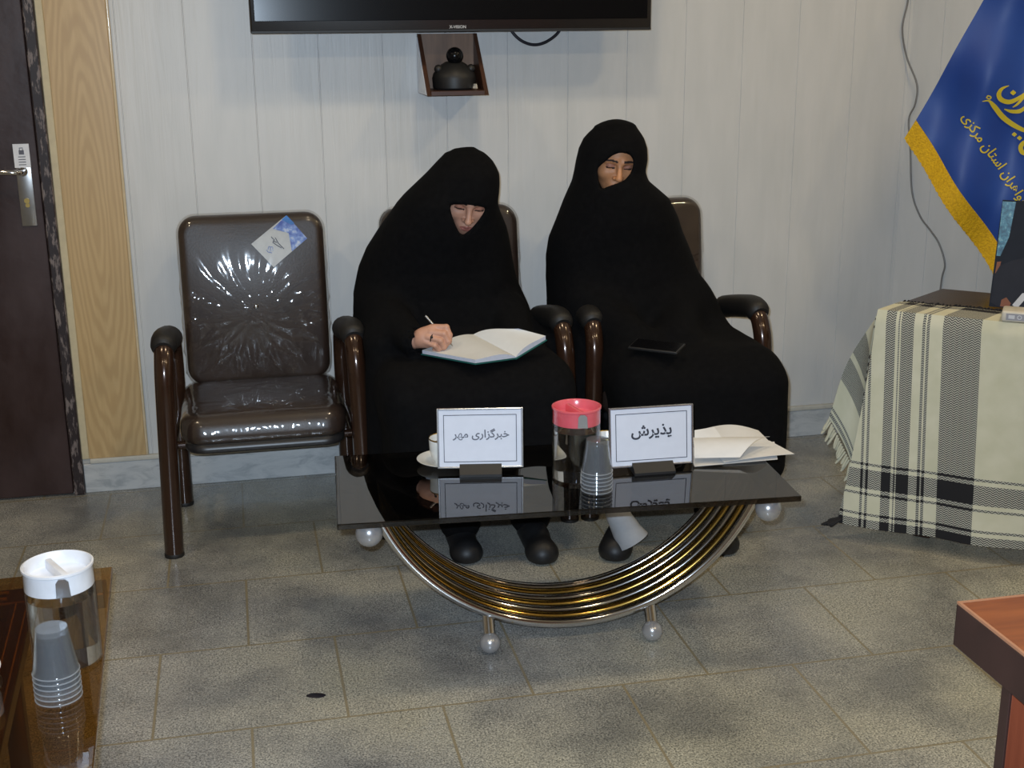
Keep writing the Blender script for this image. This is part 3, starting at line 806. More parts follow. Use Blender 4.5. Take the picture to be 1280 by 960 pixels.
# ------------------------------------------------------------------ things on it
def sign_holder(label, words, x, y, rz, w, hgt, size):
    t = thing('desk_sign', label, 'sign', (x, y, TH), rz, 'name signs on the coffee table')
    lean = math.radians(-7)
    ml = Matrix.Translation((0, 0, .016)) @ Matrix.Rotation(lean, 4, 'X')
    bm = new(); add_box(bm, (-w/2, -.003, 0), (w/2, .003, hgt), .001, 1)
    for v in bm.verts: v.co = ml @ v.co
    body = obj('sign_plate', bm, 'card', t, smooth=False)
    bm = new()
    e = .0045
    for lo, hi in (((-w/2-e, -.005, -e), (-w/2, .005, hgt+e)), ((w/2, -.005, -e), (w/2+e, .005, hgt+e)), ((-w/2, -.005, -e), (w/2, .005, 0)), ((-w/2, -.005, hgt), (w/2, .005, hgt+e))): add_box(bm, lo, hi, .001, 1)
    for v in bm.verts: v.co = ml @ v.co
    obj('frame', bm, 'silver', t, smooth=False, label='silver edge frame')
    bm = new(); m = .0115; lw = .0016
    for lo, hi in (((-w/2+m, -.0036, m), (-w/2+m+lw, -.003, hgt-m)), ((w/2-m-lw, -.0036, m), (w/2-m, -.003, hgt-m)), ((-w/2+m, -.0036, m), (w/2-m, -.003, m+lw)), ((-w/2+m, -.0036, hgt-m-lw), (w/2-m, -.003, hgt-m))): add_box(bm, lo, hi)
    for v in bm.verts: v.co = ml @ v.co
    obj('printed_border', bm, 'ink', body, smooth=False)
    V, F, tw, thh = text_mesh(words, 1, size[2]); k = size[0]/tw
    P = [ml @ Vector((px*k+size[1], -.0037, hgt*.57+py*k)) for px, py in V]
    obj('lettering', (P, F), size[3], body, smooth=False, label='dark printed lettering')
    bm = new()
    add_prism(bm, [(-.035, 0), (.035, 0), (.035, .006), (.010, .024), (.006, .024), (.0055, .012), (-.0055, .012), (-.006, .024), (-.010, .024), (-.035, .006)], .104, Matrix(((0, 0, 1, -.052), (1, 0, 0, 0), (0, 1, 0, 0), (0, 0, 0, 1))))
    obj('stand', bm, 'black_plastic', t, smooth=False, label='black plastic foot')
    return t
MEHR = '\ufeae\ufeec\ufee3 \ufbfc\ufead\ufe8d\ufeb0\ufb94\ufeae\ufe92\ufea7'
PAZ = '\ufeb5\ufeae\ufbfe\ufeac\ufb58'
sign_holder('white desk sign with a smaller line of two printed words, beside the cup and saucer', MEHR, .553, -1.268, math.radians(-10.5), .204, .142, (.140, .002, .018, 'ink2'))
sign_holder('white desk sign with one bold printed word, beside the loose papers', PAZ, .970, -1.352, math.radians(-2), .206, .142, (.104, .0, .022, 'ink'))

def water_jar(label, loc, rz, lidmat, cap):
    r, H = .0585, .182
    t = thing('water_jar', label, 'jar', loc, rz, 'clear water jars')
    obj('body', lathe([(0, 0), (r-.004, 0), (r, .004), (r, H), (r-.0022, H), (r-.0022, .006), (0, .006)], (0, 0, 0), 56), 'acrylic', t, label='clear jar')
    obj('water', lathe([(0, .0065), (r-.0028, .0065), (r-.0028, .128), (0, .128)], (0, 0, 0), 56), 'water', t)
    bm = new()
    R = r+.0016
    add_lathe(bm, [(R-.006, H-.036), (R-.002, H-.036), (R-.0032, H-.002), (R, H), (R, H+.004), (R-.003, H+.005), (R-.006, H+.001), (R-.0075, H-.018), (R-.013, H-.022), (0, H-.023)], (0, 0, 0), 56)
    lid = obj('lid', bm, lidmat, t, label=cap+' lid with a sunken top')
    bm = new(); add_box(bm, (-.006, -.05, H-.023), (.006, .05, H-.003), .003, 2)
    bmesh.ops.rotate(bm, cent=(0, 0, 0), matrix=Matrix.Rotation(math.radians(24), 3, 'Z'), verts=bm.verts)
    obj('grip_bar', bm, lidmat, lid)
    bm = new(); add_prism(bm, [(-.012, H-.034), (.012, H-.034), (.010, H-.006), (.004, H-.001), (-.006, H-.001), (-.011, H-.008)], .003, Matrix(((1, 0, 0, .012), (0, 0, -1, -r-.0004), (0, 1, 0, 0), (0, 0, 0, 1))))
    obj('spout', bm, 'silver', t, label='grey spout opening below the lid')
    return t
def cup_mesh(H=.080, r0=.0255, r1=.0375, t=.0007):
    prof = [(0, H), (r0, H), (r0+.0008, H-.002)]
    for k in range(1, 9):
        z = H*(1-k/9*.82); rr = r0+(r1-.002-r0)*k/9*.92
        prof += [(rr, z+.0016), (rr+.0003, z)]
    prof += [(r1-.0016, .014), (r1-.0012, .004), (r1, .0026), (r1, 0), (r1-.0009, 0), (r1-.0019, .005)]
    prof += [(r0-.0006, H-.0014), (0, H-.0015)]
    return lathe(prof, (0, 0, 0), 44)
CUPM = {}
def cup_stack(n, loc, lab, grp):
    for k in range(n):
        if 'm' not in CUPM:
            o = obj('plastic_cup', cup_mesh(), 'cup_plastic'); CUPM['m'] = o.data
            r_ = obj('rim', lathe([(.0374+.0011*math.cos(t), .0013+.0012*math.sin(t)) for t in np.linspace(0, 2*PI, 9)], (0, 0, 0), 44), 'cup_rim', o); CUPM['r'] = r_.data
        else:
            o = bpy.data.objects.new('plastic_cup', CUPM['m']); COL.objects.link(o)
            r_ = bpy.data.objects.new('rim', CUPM['r']); COL.objects.link(r_); r_.parent = o
        o.location = (loc[0], loc[1], loc[2]+.0094*k); o.rotation_euler.z = k*.7
        where = ['lowest', 'second from the bottom', 'third from the bottom', 'fourth from the bottom', 'fifth from the bottom', 'topmost'][k if k < n-1 else 5]
        tag(o, f'upturned clear plastic cup, {where} {lab}', 'cup', grp)
water_jar('water jar with a pink lid between the two desk signs', (.772, -1.367+.0, TH), math.radians(-12), 'pink', 'pink')
cup_stack(6, (.800, -1.452, TH), 'in the stack by the pink-lidded jar', 'upturned cups by the pink-lidded jar')

def teacup(label, loc, rz, coffee=True):
    s = obj('saucer', lathe([(0, .0025), (.026, .0025), (.03, 0), (.034, 0), (.05, .008), (.068, .0145), (.0695, .0165), (.067, .0168), (.048, .0105), (.032, .005), (0, .005)], (0, 0, 0), 48), 'white_gloss')
    s.location = loc; tag(s, label[0], 'saucer', 'white saucers on the coffee table')
    t = thing('teacup', label[1], 'cup', (loc[0], loc[1], loc[2]+.0052), rz, 'white teacups on saucers')
    prof = [(0, .003), (.021, .003), (.022, 0), (.024, 0), (.025, .004), (.032, .014), (.0365, .032), (.038, .064), (.0372, .0655), (.036, .064), (.0345, .033), (.03, .017), (.022, .008), (0, .007)]
    obj('cup_body', lathe(prof, (0, 0, 0), 44), 'white_gloss', t)
    obj('rim_band', lathe([(.0380, .0625), (.0383, .0645), (.0374, .0662), (.0362, .0645)], (0, 0, 0), 44), 'gold_rim', t, label='thin gold rim')
    obj('handle', tube(spline([(.035, 0, .05), (.052, 0, .053), (.06, 0, .04), (.052, 0, .022), (.033, 0, .018)], 6), .0036, 10), 'white_gloss', t)
    if coffee: obj('coffee', lathe([(0, .045), (.0345, .045), (.0352, .047), (0, .047)], (0, 0, 0), 32), 'coffee', t)
    return t
teacup(('white saucer behind the left end of the smaller-lettered sign', 'white gold-rimmed teacup on the saucer left of the smaller-lettered sign'), (.475, -1.185, TH), .6)
teacup(('white saucer mostly hidden behind the bold-lettered sign', 'white gold-rimmed teacup half hidden behind the bold-lettered sign'), (.880, -1.265, TH), -.5)

# loose papers
def sheet(name, label, pts, lift, grp='loose papers on the coffee table', t=.0007):
    """pts: four corners (a,b,c,d); lift(u,v) height"""
    a, b, c, d = [Vector(p) for p in pts]
    def fn(u, v):
        p = (a*(1-u)+b*u)*(1-v)+(d*(1-u)+c*u)*v
        return p+Vector((0, 0, lift(u, v)))
    return tag(obj(name, surf(fn, 20, 14, None, t), 'paper'), label, 'paper', grp)
zb = TH+.001
def Pz(px, py, z): p = at_z(px, py, z); return (p.x, p.y, z)
sheet('paper_sheet', 'lowest flat sheet of the loose papers beside the bold-lettered sign', [Pz(868, 583, zb), Pz(972, 574, zb), Pz(968, 552, zb), Pz(860, 560, zb)], lambda u, v: 0)
sheet('paper_sheet', 'flat sheet whose pointed corner sticks out over the table edge', [Pz(905, 578, zb+.004), Pz(993, 567.5, zb+.008), Pz(962, 551, zb+.008), Pz(885, 556, zb+.004)], lambda u, v: .003*math.sin(u*3))
sheet('curled_paper', 'curled sheet arching over the other loose papers', [Pz(868, 575, zb+.009), Pz(925, 575, zb+.009), Pz(962, 549, zb+.030), Pz(866, 549, zb+.030)], lambda u, v: .022*math.sin(PI*min(1, v*.8+.1))*(.75+.3*u))
sheet('paper_sheet', 'rear sheet with a rounded far edge behind the curled sheet', [Pz(872, 556, zb+.004), Pz(966, 556, zb+.004), Pz(948, 538, zb+.006), Pz(880, 536, zb+.006)], lambda u, v: .014*math.sin(PI*u)*v)
sheet('envelope', 'cream folded paper with a raised flap behind the bold-lettered sign', [Pz(868, 551, zb+.032), Pz(905, 551, zb+.032), Pz(893, 541, zb+.034), Pz(868, 545, zb+.034)], lambda u, v: .016*v)

# ================================================================== AMBER GLASS TABLE (left foreground)
lt = thing('glass_table', 'low amber glass table with gold-trimmed bars in the left foreground', 'table', (-.55, -2.2, 0), math.radians(2.4))
WX0, WX1, WY0, WY1 = -.38, .275, -.62, .535
obj('glass_top', box((WX0, WY0, .408), (WX1, WY1, .42), .002, 2), 'amber', lt, smooth=False, label='amber glass top')
bm = new()
for lo, hi in (((-.365, .452, .365), (.262, .522, .400)), ((-.365, -.605, .365), (.262, -.54, .400)), ((-.365, -.54, .365), (-.31, .452, .400)), ((.082, -.54, .365), (.127, .452, .400))): add_box(bm, lo, hi, .004, 2)
fr_ = obj('frame', bm, 'dark_bronze', lt, smooth=False, label='dark bronze under-frame')
bm = new()
for y in (.470, .500): add_tube(bm, [(-.36, y, .401), (.075, y, .401)], .0045, 8)
for x in (.094, .115): add_tube(bm, [(x, -.52, .401), (x, .445, .401)], .0030, 8)
for x in (-.345, -.327): add_tube(bm, [(x, -.52, .401), (x, .445, .401)], .0032, 8)
obj('gold_trim', bm, 'brass', fr_, label='thin gold trim lines')
obj('shelf', box((-.31, -.54, .352), (.082, .452, .364), .002, 1), 'wood_dark', lt, smooth=False, label='dark panel under the glass')
bm = new()
for sx, sy in ((-.33, .487), (.06, .487), (-.33, -.572), (.06, -.572)):
    obj('leg', box((sx-.02, sy-.02, 0), (sx+.02, sy+.02, .365), .004, 2), 'dark_bronze', lt)
for sx, sy in ((-.33, .487), (.06, .487), (-.33, -.572), (.06, -.572)):
    obj('glass_pad', lathe([(0, .4), (.012, .4), (.012, .408), (0, .408)], (sx, sy, 0), 16), 'acrylic', lt)
water_jar('water jar with a white lid on the amber glass table', (-.341, -2.061, .42), math.radians(2), 'white_plastic', 'white')
cup_stack(6, (-.342, -2.187, .42), 'in the stack by the white-lidded jar', 'upturned cups by the white-lidded jar')
s = obj('saucer', lathe([(0, .0025), (.026, .0025), (.03, 0), (.034, 0), (.05, .008), (.068, .0145), (.0695, .0165), (.067, .0168), (.048, .0105), (.032, .005), (0, .005)], (0, 0, 0), 40), 'white_gloss')
s.location = (-.517, -2.09, .42); tag(s, 'white saucer at the picture\'s left edge on the amber glass table', 'saucer')
t = thing('teacup', 'white teacup cut by the picture\'s left edge, on the amber glass table', 'cup', (-.489, -2.09, .4252))
obj('cup_body', lathe([(0, .003), (.021, .003), (.022, 0), (.024, 0), (.025, .004), (.032, .014), (.0365, .032), (.038, .064), (.0372, .0655), (.036, .064), (.0345, .033), (.03, .017), (.022, .008), (0, .007)], (0, 0, 0), 40), 'white_gloss', t)
obj('handle', tube(spline([(-.035, 0, .05), (-.052, 0, .053), (-.06, 0, .04), (-.052, 0, .022), (-.033, 0, .018)], 6), .0036, 10), 'white_gloss', t)

# ================================================================== DESK (right foreground)
dk = thing('desk', 'red-brown wooden desk corner with a thick dark edge in the right foreground', 'desk', (1.5, -3.3, 0))
DX, DY, DZ = .905, -2.82, .75; DT = .062
top = obj('desk_top', box((DX+.004, DY-1.1, DZ-DT), (DX+1.3, DY-.004, DZ), .0015, 1), 'desk_top', dk, smooth=False, world=True)
bm = new(); add_box(bm, (DX, DY-1.104, DZ-DT-.001), (DX+.004, DY, DZ-.003), .001, 1); add_box(bm, (DX, DY-.004, DZ-DT-.001), (DX+1.3, DY, DZ-.003), .001, 1)
obj('edge_band', bm, 'desk_edge', top, smooth=False, world=True, label='dark brown edge band')
bm = new(); add_box(bm, (DX+.0005, DY-1.1, DZ-.003), (DX+.0045, DY, DZ+.0005)); add_box(bm, (DX+.0045, DY-.0045, DZ-.003), (DX+1.3, DY-.0005, DZ+.0005))
obj('edge_line', bm, 'desk_line', top, smooth=False, world=True, label='pale line along the top edge')
lx = .93
lg = obj('back_panel', box((lx+.004, -2.918, 0), (DX+1.26, -2.9, DZ-DT-.001), .001, 1), 'desk_leg', dk, smooth=False, world=True)
obj('edge_band', box((lx, -2.9185, 0), (lx+.004, -2.8995, DZ-DT-.001), .0008, 1), 'desk_edge', lg, smooth=False, world=True, label='dark edge of the back panel')
for x in (1.25, DX+1.2): obj('leg_panel', box((x, DY-1.05, 0), (x+.04, -2.919, DZ-DT-.001), .002, 1), 'desk_leg', dk, smooth=False, world=True)

# ================================================================== CORNER TABLE WITH SHAWL
C0 = Vector((1.77, -.97, 0)); TU = Vector((math.cos(math.radians(-41.8)), math.sin(math.radians(-41.8)), 0))
TV_ = Vector((math.cos(math.radians(35)), math.sin(math.radians(35)), 0)); TZ = .70
TLEN, TDEP = .72, .40
def T(a, b, z): return C0+TU*a+TV_*b+Vector((0, 0, z))
tb = thing('corner_table', 'dark wooden table set across the room corner under the striped shawl', 'table', C0)
def slab(a0, a1, b0, b1, z0, z1, inset=0):
    V = [T(a, b, z) for z in (z0, z1) for a, b in ((a0, b0), (a1, b0), (a1, b1), (a0, b1))]
    return V, [(3, 2, 1, 0), (4, 5, 6, 7), (0, 1, 5, 4), (1, 2, 6, 5), (2, 3, 7, 6), (3, 0, 4, 7)]
obj('table_top', slab(0, TLEN, 0, TDEP, TZ-.028, TZ), 'table_wood', tb, smooth=False, world=True)
obj('apron', slab(.03, TLEN-.03, .03, TDEP-.03, TZ-.11, TZ-.029), 'table_wood', tb, smooth=False, world=True)
for a in (.10, TLEN-.145):
    for b in (.10, TDEP-.075): obj('leg', slab(a, a+.045, b, b+.045, 0, TZ-.11), 'table_wood', tb, smooth=False, world=True)
ck = thing('striped_shawl', 'cream and black striped woven shawl draped over the corner table', 'tablecloth', T(.2, 0, TZ))
HEM = .048; DROP = TZ-HEM
def drape(s, v):
    """s along the front (metres from the corner), v: -.2 on the top .. 0 front edge .. drop"""
    if v <= 0: return T(s, -v, TZ+.004)+Vector((0, 0, .0008*math.sin(s*40)))
    r = .012; k = min(v/.03, 1)
    out = .006+.008*k+.016*(v/DROP)*math.sin(s*9+.8)+.012*(v/DROP)**2*math.sin(s*23+1)
    drop = v
    sx = s
    sx = s+.030*(v/DROP)
    if s < .12: sx -= (.12-s)*.75*(v/DROP)**1.3
    z = TZ+.004-drop
    return T(sx, -out, z)
NS, NV = 90, 60
def cf(u, v):
    return drape(-.004+u*(TLEN+.0), -.13+v*(DROP+.13))
fc = obj('cloth', surf(cf, NS, NV, lambda u, v: (-.004+u*TLEN-max(0, .124-u*TLEN)*.85*max(0, (-.13+v*(DROP+.13))/DROP)**1.3, -.13+v*(DROP+.13)-.2), -.003), 'cloth', ck, smooth=True, world=True, angle=60)
# the corner that hangs off the left end
LT = [Vector(p) for p in (T(.0, .02, TZ+.004), at_y(1060, 452, -.83), at_y(1036, 522, -.80))]
RT = [Vector(p) for p in (T(-.004, -.012, TZ-.02), at_y(1080, 495, -.865), at_y(1069, 590, -.86))]
ls, rs = spline(LT, 10), spline(RT, 10)
def flap(u, v):
    i = v*20; k = min(int(i), 19); w = i-k
    a = ls[k].lerp(ls[k+1], w); b = rs[k].lerp(rs[k+1], w)
    p = a.lerp(b, u)
    return p+(TV_*.014-TU*.0)*math.sin(u*PI)*v
obj('hanging_corner', surf(flap, 16, 30, lambda u, v: (-.015-.345*v*.97, u*.2-.28+.0), .003), 'cloth', ck, world=True, angle=60)
def fringe(a, b, down, n, ln, r, mat, name, jit=.25):
    bm = new()
    for k in range(n):
        p = a.lerp(b, (k+.5)/n); d = down.normalized()
        w = Vector((random.uniform(-1, 1), random.uniform(-1, 1), random.uniform(-.3, .3)))*ln*jit
        add_tube(bm, spline([p, p+d*ln*.5+w*.4, p+d*ln*random.uniform(.8, 1.1)+w], 3), [r*.8]*3+[r]*3+[r*.5], 6)
    o = obj(name, bm, mat, ck, world=True); return o
a, b = flap(0, 1), flap(1, 1)
fringe(a, b, Vector((-.32, -.02, -.55)), 20, .042, .0045, 'fringe_cream', 'fringe').__setitem__('label', 'cream knotted fringe')
fringe(drape(.0, -.13), drape(.34, -.13), TV_, 34, .02, .003, 'fringe_black', 'fringe').__setitem__('label', 'short black fringe lying on the table top')
p = drape(-.0, DROP-.01)
fringe(p, p+Vector((.02, .0, .01)), Vector((-.9, .1, -.35)), 9, .05, .005, 'fringe_black', 'tassel', .3).__setitem__('label', 'black corner tassel near the floor')

# things standing on it
pb = thing('photo_board', 'upright photo print of a seated dark-robed figure on the corner table', 'photo', at_z(1240, 384, TZ+.004))
base = at_z(1236, 383, TZ+.004); pdir = Vector((.77, -.64, 0)).normalized()
mP = frame(base, pdir, Vector((0, 0, 1))+pdir.cross(Vector((0, 0, 1)))*(-.10))
PW, PH = .30, .302
bm = new(); add_prism(bm, [(0, 0), (PW, 0), (PW, PH), (.006, PH)], -.004, mP); 
obj('print', bm, 'photo_dark', pb, smooth=False, world=True)
def pp(name, poly, mat, z):
    bm = new(); add_prism(bm, [(x*1, y*1) for x, y in poly], z, mP); obj(name, bm, mat, pb, smooth=False, world=True)
pp('printed_curtain', [(.006, .145), (.016, .145), (.034, .20), (.042, .298), (.007, .298)], 'photo_teal', .0004)
pp('printed_chair', [(.007, .095), (.009, .128), (.020, .130), (.016, .10)], 'photo_orange', .0004)
rob = [(.004, .012), (.006, .09), (.018, .118), (.05, .135), (.075, .142), (.10, .16), (.12, .12), (.15, .16), (.18, .145), (.25, .13), (.28, .06), (.27, .0), (.05, .0), (.02, .004)]
pp('printed_robe', rob, 'photo_robe', .0007)
pp('printed_face', [(.088, .18), (.092, .20), (.098, .205), (.10, .24), (.13, .255), (.16, .24), (.165, .20), (.16, .165), (.10, .165)], 'photo_skin', .0008)
pp('printed_beard', [(.094, .18), (.097, .205), (.105, .19), (.13, .185), (.155, .19), (.165, .205), (.16, .15), (.125, .10), (.105, .13)], 'photo_white', .0011)
pp('printed_cuff', [(.062, .01), (.085, .045), (.105, .05), (.095, .03), (.075, .0)], 'photo_white', .0011)
pp('printed_hand', [(.030, .003), (.032, .022), (.044, .030), (.058, .014), (.054, .003)], 'photo_orange', .0011)
bm = new(); add_prism(bm, [(.1, 0), (.2, 0), (.15, .24)], -.003, frame(base+Vector((.06, .07, 0)), pdir, Vector((0, 0, 1))+pdir.cross(Vector((0, 0, 1)))*(.24)))
obj('rear_prop', bm, 'photo_dark', pb, smooth=False, world=True)
bxo = at_z(1251, 402, TZ+.005)
bx = thing('beige_box', 'small beige plastic box with a grey label on the shawl in front of the photo', 'box', bxo, math.atan2(-.58, .81))
obj('case', box((0, 0, 0), (.16, .075, .03), .006, 3), 'beige', bx)
lb = obj('label_plate', box((.012, -.0008, .006), (.06, .0002, .024)), 'label_grey', bx, smooth=False)
bm = new(); add_box(bm, (.018, -.0014, .010), (.034, -.0008, .020)); add_lathe(bm, [(.004, -.0014), (.006, -.0014), (.006, -.0008)], (.046, 0, .015), 16, 'Y')
obj('printed_mark', bm, 'photo_white', lb, smooth=False)

# ================================================================== FLAG ON ITS POLE
FH = Vector((.80, -.60, 0)); FN = Vector((-.60, -.80, 0))       # the flag hangs in a plane slanting across the corner
FC = at_y(1147, 149, -.60)
def on_flag(px, py):
    d = ray(px, py); return CAM_O+d*((FC-CAM_O).dot(FN)/d.dot(FN))
E1 = (on_flag(1230, 0)-FC).normalized(); E2 = (on_flag(1240, 322)-on_flag(1140, 166)).normalized()
POLE = Vector((2.66, -.98, 0))
fl = thing('flag', 'blue flag with yellow fringe and yellow script hanging in the corner', 'flag', POLE)
FA, FB = .86, .66
def flag_ab(q):
    h1, z1, h2, z2 = E1.dot(FH), E1.z, E2.dot(FH), E2.z; h, z = q.dot(FH), q.z; det = h1*z2-z1*h2
    return (h*z2-z*h2)/det, (h1*z-z1*h)/det
def fpos(a, b, off=0):
    """a up the left edge, b along the lower edge"""
    p = FC+E1*a+E2*b
    fold = .030*math.sin((a*.45+b*1.0)*17+.6)*min(1, b/.18+.15)+.012*math.sin((a-b*.4)*21)
    p += FN*(off+.02-fold)
    # round the free corner
    p += (E1*.5+E2*.3)*(-.05*max(0, .12-a)*max(0, 1-b*3))
    return p
obj('flag_cloth', surf(lambda u, v: fpos(u*FA, v*FB), 64, 56, None, .0012), 'flag', fl, world=True, angle=80)
def fr2(u, v):
    b = v*FB; p = fpos(0, b); q = p-E1*.058*u+FN*.002+FH*(-.006*u)+Vector((0, 0, -.004*u))+FH*(.0012*math.sin(b*300)*u)+Vector((0, 0, .0016*math.sin(b*430)*u))
    return q
obj('fringe', surf(fr2, 6, 160, None, .003), 'yfringe', fl, world=True, label='yellow fringe band')
obj('pole', lathe([(0, .02), (.014, .02), (.014, 2.2), (0, 2.2)], (0, 0, 0), 20), 'brass', fl)
obj('finial', lathe([(0, 2.2), (.018, 2.2), (.022, 2.22), (.012, 2.24), (.018, 2.27), (.0, 2.34)], (0, 0, 0), 20), 'brass', fl)
obj('pole_foot', lathe([(0, 0), (.10, 0), (.105, .006), (.09, .016), (.03, .03), (0, .03)], (0, 0, 0), 36), 'dark_bronze', fl)
obj('cross_arm', tube([fpos(FA, 0)+Vector((0, 0, -.004)), fpos(FA, FB*.5)+Vector((0, 0, .0)), POLE+Vector((0, 0, 2.15))], .008, 10), 'brass', fl, world=True)
# script: follows the cloth
def flag_px(px, py):
    """(a, b) of the flag seen at a pixel"""
    return flag_ab(on_flag(px, py)-FC)
def script(name, words, px0, px1, bold, hscale=1.0):
    a0, b0 = flag_px(*px0); a1, b1 = flag_px(*px1)
    V, F, w, h = text_mesh(words, 1, bold)
    p0 = FC+E1*a0+E2*b0; p1 = FC+E1*a1+E2*b1
    along = (p1-p0); Ln = along.length; k = Ln/w
    ax = along.normalized(); ay = FN.cross(ax)
    if ay.z < 0: ay = -ay
    P = []; mid = (p0+p1)/2
    for x, y in V:
        a, b = flag_ab(mid+ax*x*k+ay*y*k*hscale-FC)
        P.append(fpos(a, b, .0035))
    return obj(name, (P, F), 'yellow', fl, smooth=False, world=True)
LINE = ('\ufbfc\ufeb0\ufb90\ufeae\ufee3 \ufee5\ufe8e\ufe98\ufeb3\ufe8d \ufee5\ufe8d\ufeae\ufeeb\ufe8d\ufeee\ufea7 \ufeea\ufbff\ufee4\ufee0\ufecb')
script('yellow_script', LINE, (1207, 143), (1305, 290), .012)
def brush(pts, widths):
    """a calligraphic stroke through pixels of the flag, drawn on the cloth"""
    P = spline([Vector((x, y, 0)) for x, y in pts], 8); W = np.interp(np.linspace(0, 1, len(P)), np.linspace(0, 1, len(widths)), widths)
    V = []; F = []
    for i, p in enumerate(P):
        d = (P[min(i+1, len(P)-1)]-P[max(i-1, 0)]).normalized(); nn = Vector((-d.y, d.x, 0))
        for s in (-1, 1):
            q = p+nn*s*W[i]; V.append(fpos(*flag_px(q.x, q.y), .004))
    for i in range(len(P)-1): F.append((2*i, 2*i+1, 2*i+3, 2*i+2))
    return V, F
def strokes(name, lst):
    V, F = [], []
    for pts, w in lst:
        v, f = brush(pts, w); F += [tuple(i+len(V) for i in q) for q in f]; V += v
    return obj(name, (V, F), 'yellow', fl, smooth=False, world=True)
dot = lambda x, y, r: ([(x-r, y), (x, y), (x+r, y)], [.6, r, .6])
strokes('yellow_calligraphy', [
    ([(1262, 106.5), (1254, 110), (1250, 117), (1253, 124), (1263, 127), (1276, 121), (1290, 110)], [.4, 1.8, 2.8, 3, 2.8, 2.2, 1]),
    dot(1267, 115.5, 3.4),
    ([(1256, 136), (1264, 139), (1274, 139), (1282, 134), (1290, 127)], [.6, 2.2, 2.6, 2, .8]),
    ([(1266, 134), (1272, 130), (1279, 122), (1290, 108)], [.5, 1.5, 1.8, .8]),
    ([(1230, 125.5), (1238, 125), (1244, 132), (1254, 146), (1266, 156), (1280, 163), (1292, 164)], [.4, 1.2, 3.0, 3.4, 3.2, 2.6, 1]),
    ([(1235, 121.5), (1237, 118.6), (1240.5, 120.2), (1239, 122.6), (1236, 121.5)], [.7, .8, .8, .8, .7]),
    dot(1267.5, 168.5, 3), dot(1274, 173, 3),
    ([(1290, 180), (1281, 178), (1275.5, 184), (1278, 191), (1290, 194)], [1, 2.4, 3, 3, 1.5])])
# ================================================================== THE TWO PEOPLE
def head_axes(fh, pitch, roll):
    fx, fy = fh; l = math.hypot(fx, fy); fx, fy = fx/l, fy/l
    ex = np.array([-fy, fx, 0.0]); p = math.radians(pitch); r = math.radians(roll)
    ef = np.array([fx*math.cos(p), fy*math.cos(p), -math.sin(p)])
    eu = np.cross(ef, ex)
    return ex*math.cos(r)-eu*math.sin(r), ef, eu*math.cos(r)+ex*math.sin(r)
class Head:
    def __init__(s, eye, fh, pitch, roll, k=.92):
        s.ex, s.ef, s.eu = head_axes(fh, pitch, roll); s.k = k
        s.o = np.array(eye)-k*(.086*s.ef-.004*s.eu)
    def local(s, X, Y, Z):
        x, y, z = X-s.o[0], Y-s.o[1], Z-s.o[2]
        return tuple((x*e[0]+y*e[1]+z*e[2])/s.k for e in (s.ex, s.ef, s.eu))
    def world(s, p): return s.o+s.k*(s.ex*p[0]+s.ef*p[1]+s.eu*p[2])
    def skull(s, g):
        f = ellipsoid(g, (0, -.012, .033), (.076, .098, .082))
        f = smin(f, ellipsoid(g, (0, .028, -.03), (.064, .062, .088)), .03)
        return smin(f, ellipsoid(g, (0, .058, -.092), (.03, .03, .026)), .025)
    def sdf(s, X, Y, Z):
        g = s.local(X, Y, Z); f = s.skull(g)
        f = smin(f, capsule(g, (0, -.02, -.06), (0, -.05, -.19), .054, .06), .03)
        for x in (-1, 1):
            f = smin(f, ellipsoid(g, (x*.042, .056, -.036), (.024, .026, .022)), .02)           # cheek
            f = smin(f, capsule(g, (x*.014, .087, .014), (x*.046, .072, .012), .009, .007), .012)  # brow ridge
            f = smax(f, -ellipsoid(g, (x*.032, .098, -.006), (.021, .018, .013)), .012)          # socket
            f = smin(f, ellipsoid(g, (x*.031, .071, -.006), (.0145, .0135, .0125)), .003)        # lidded eye
            f = smin(f, capsule(g, (x*.018, .0815, -.0095), (x*.044, .0745, -.0105), .0022), .003)  # lash line
            f = smin(f, ellipsoid(g, (x*.0125, .096, -.043), (.008, .009, .007)), .006)          # nostril wing
        f = smin(f, capsule(g, (0, .088, .006), (0, .110, -.036), .0075, .0105), .010)          # nose
        f = smin(f, ellipsoid(g, (0, .112, -.041), (.0105, .009, .0085)), .006)
        f = smin(f, ellipsoid(g, (0, .080, -.072), (.028, .016, .02)), .012)
        f = smin(f, capsule(g, (-.021, .086, -.0705), (0, .0955, -.0675), .0042, .0056), .004)
        f = smin(f, capsule(g, (.021, .086, -.0705), (0, .0955, -.0675), .0042, .0056), .004)
        f = smin(f, capsule(g, (-.017, .087, -.078), (.017, .087, -.078), .0055), .004)
        f = smin(f, ellipsoid(g, (0, .0935, -.0785), (.013, .005, .0055)), .004)
        f = smax(f, -capsule(g, (-.019, .0945, -.0735), (.019, .0945, -.0735), .0014), .002)
        return f*s.k
    def slots(s, c):
        x, y, z = s.local(c[:, 0], c[:, 1], c[:, 2]); ax = np.abs(x)
        k = np.zeros(len(c), int)
        lip = (ax < .023) & (y > .078) & (z < -.0635) & (z > -.0845) & (np.abs(z+.074) < .0105*(1-(ax/.024)**2))
        k[lip] = 1
        bc = .0185-.16*np.maximum(0, ax-.030)+.05*np.minimum(0, ax-.030)
        k[(ax > .011) & (ax < .05) & (y > .05) & (np.abs(z-bc) < .0036)] = 2
        k[(ax > .016) & (ax < .047) & (y > .055) & (np.abs(z+.0105) < .0026)] = 2
        k[(ax > .016) & (ax < .047) & (y > .055) & (z > -.0079) & (z < .004)] = 3
        return k
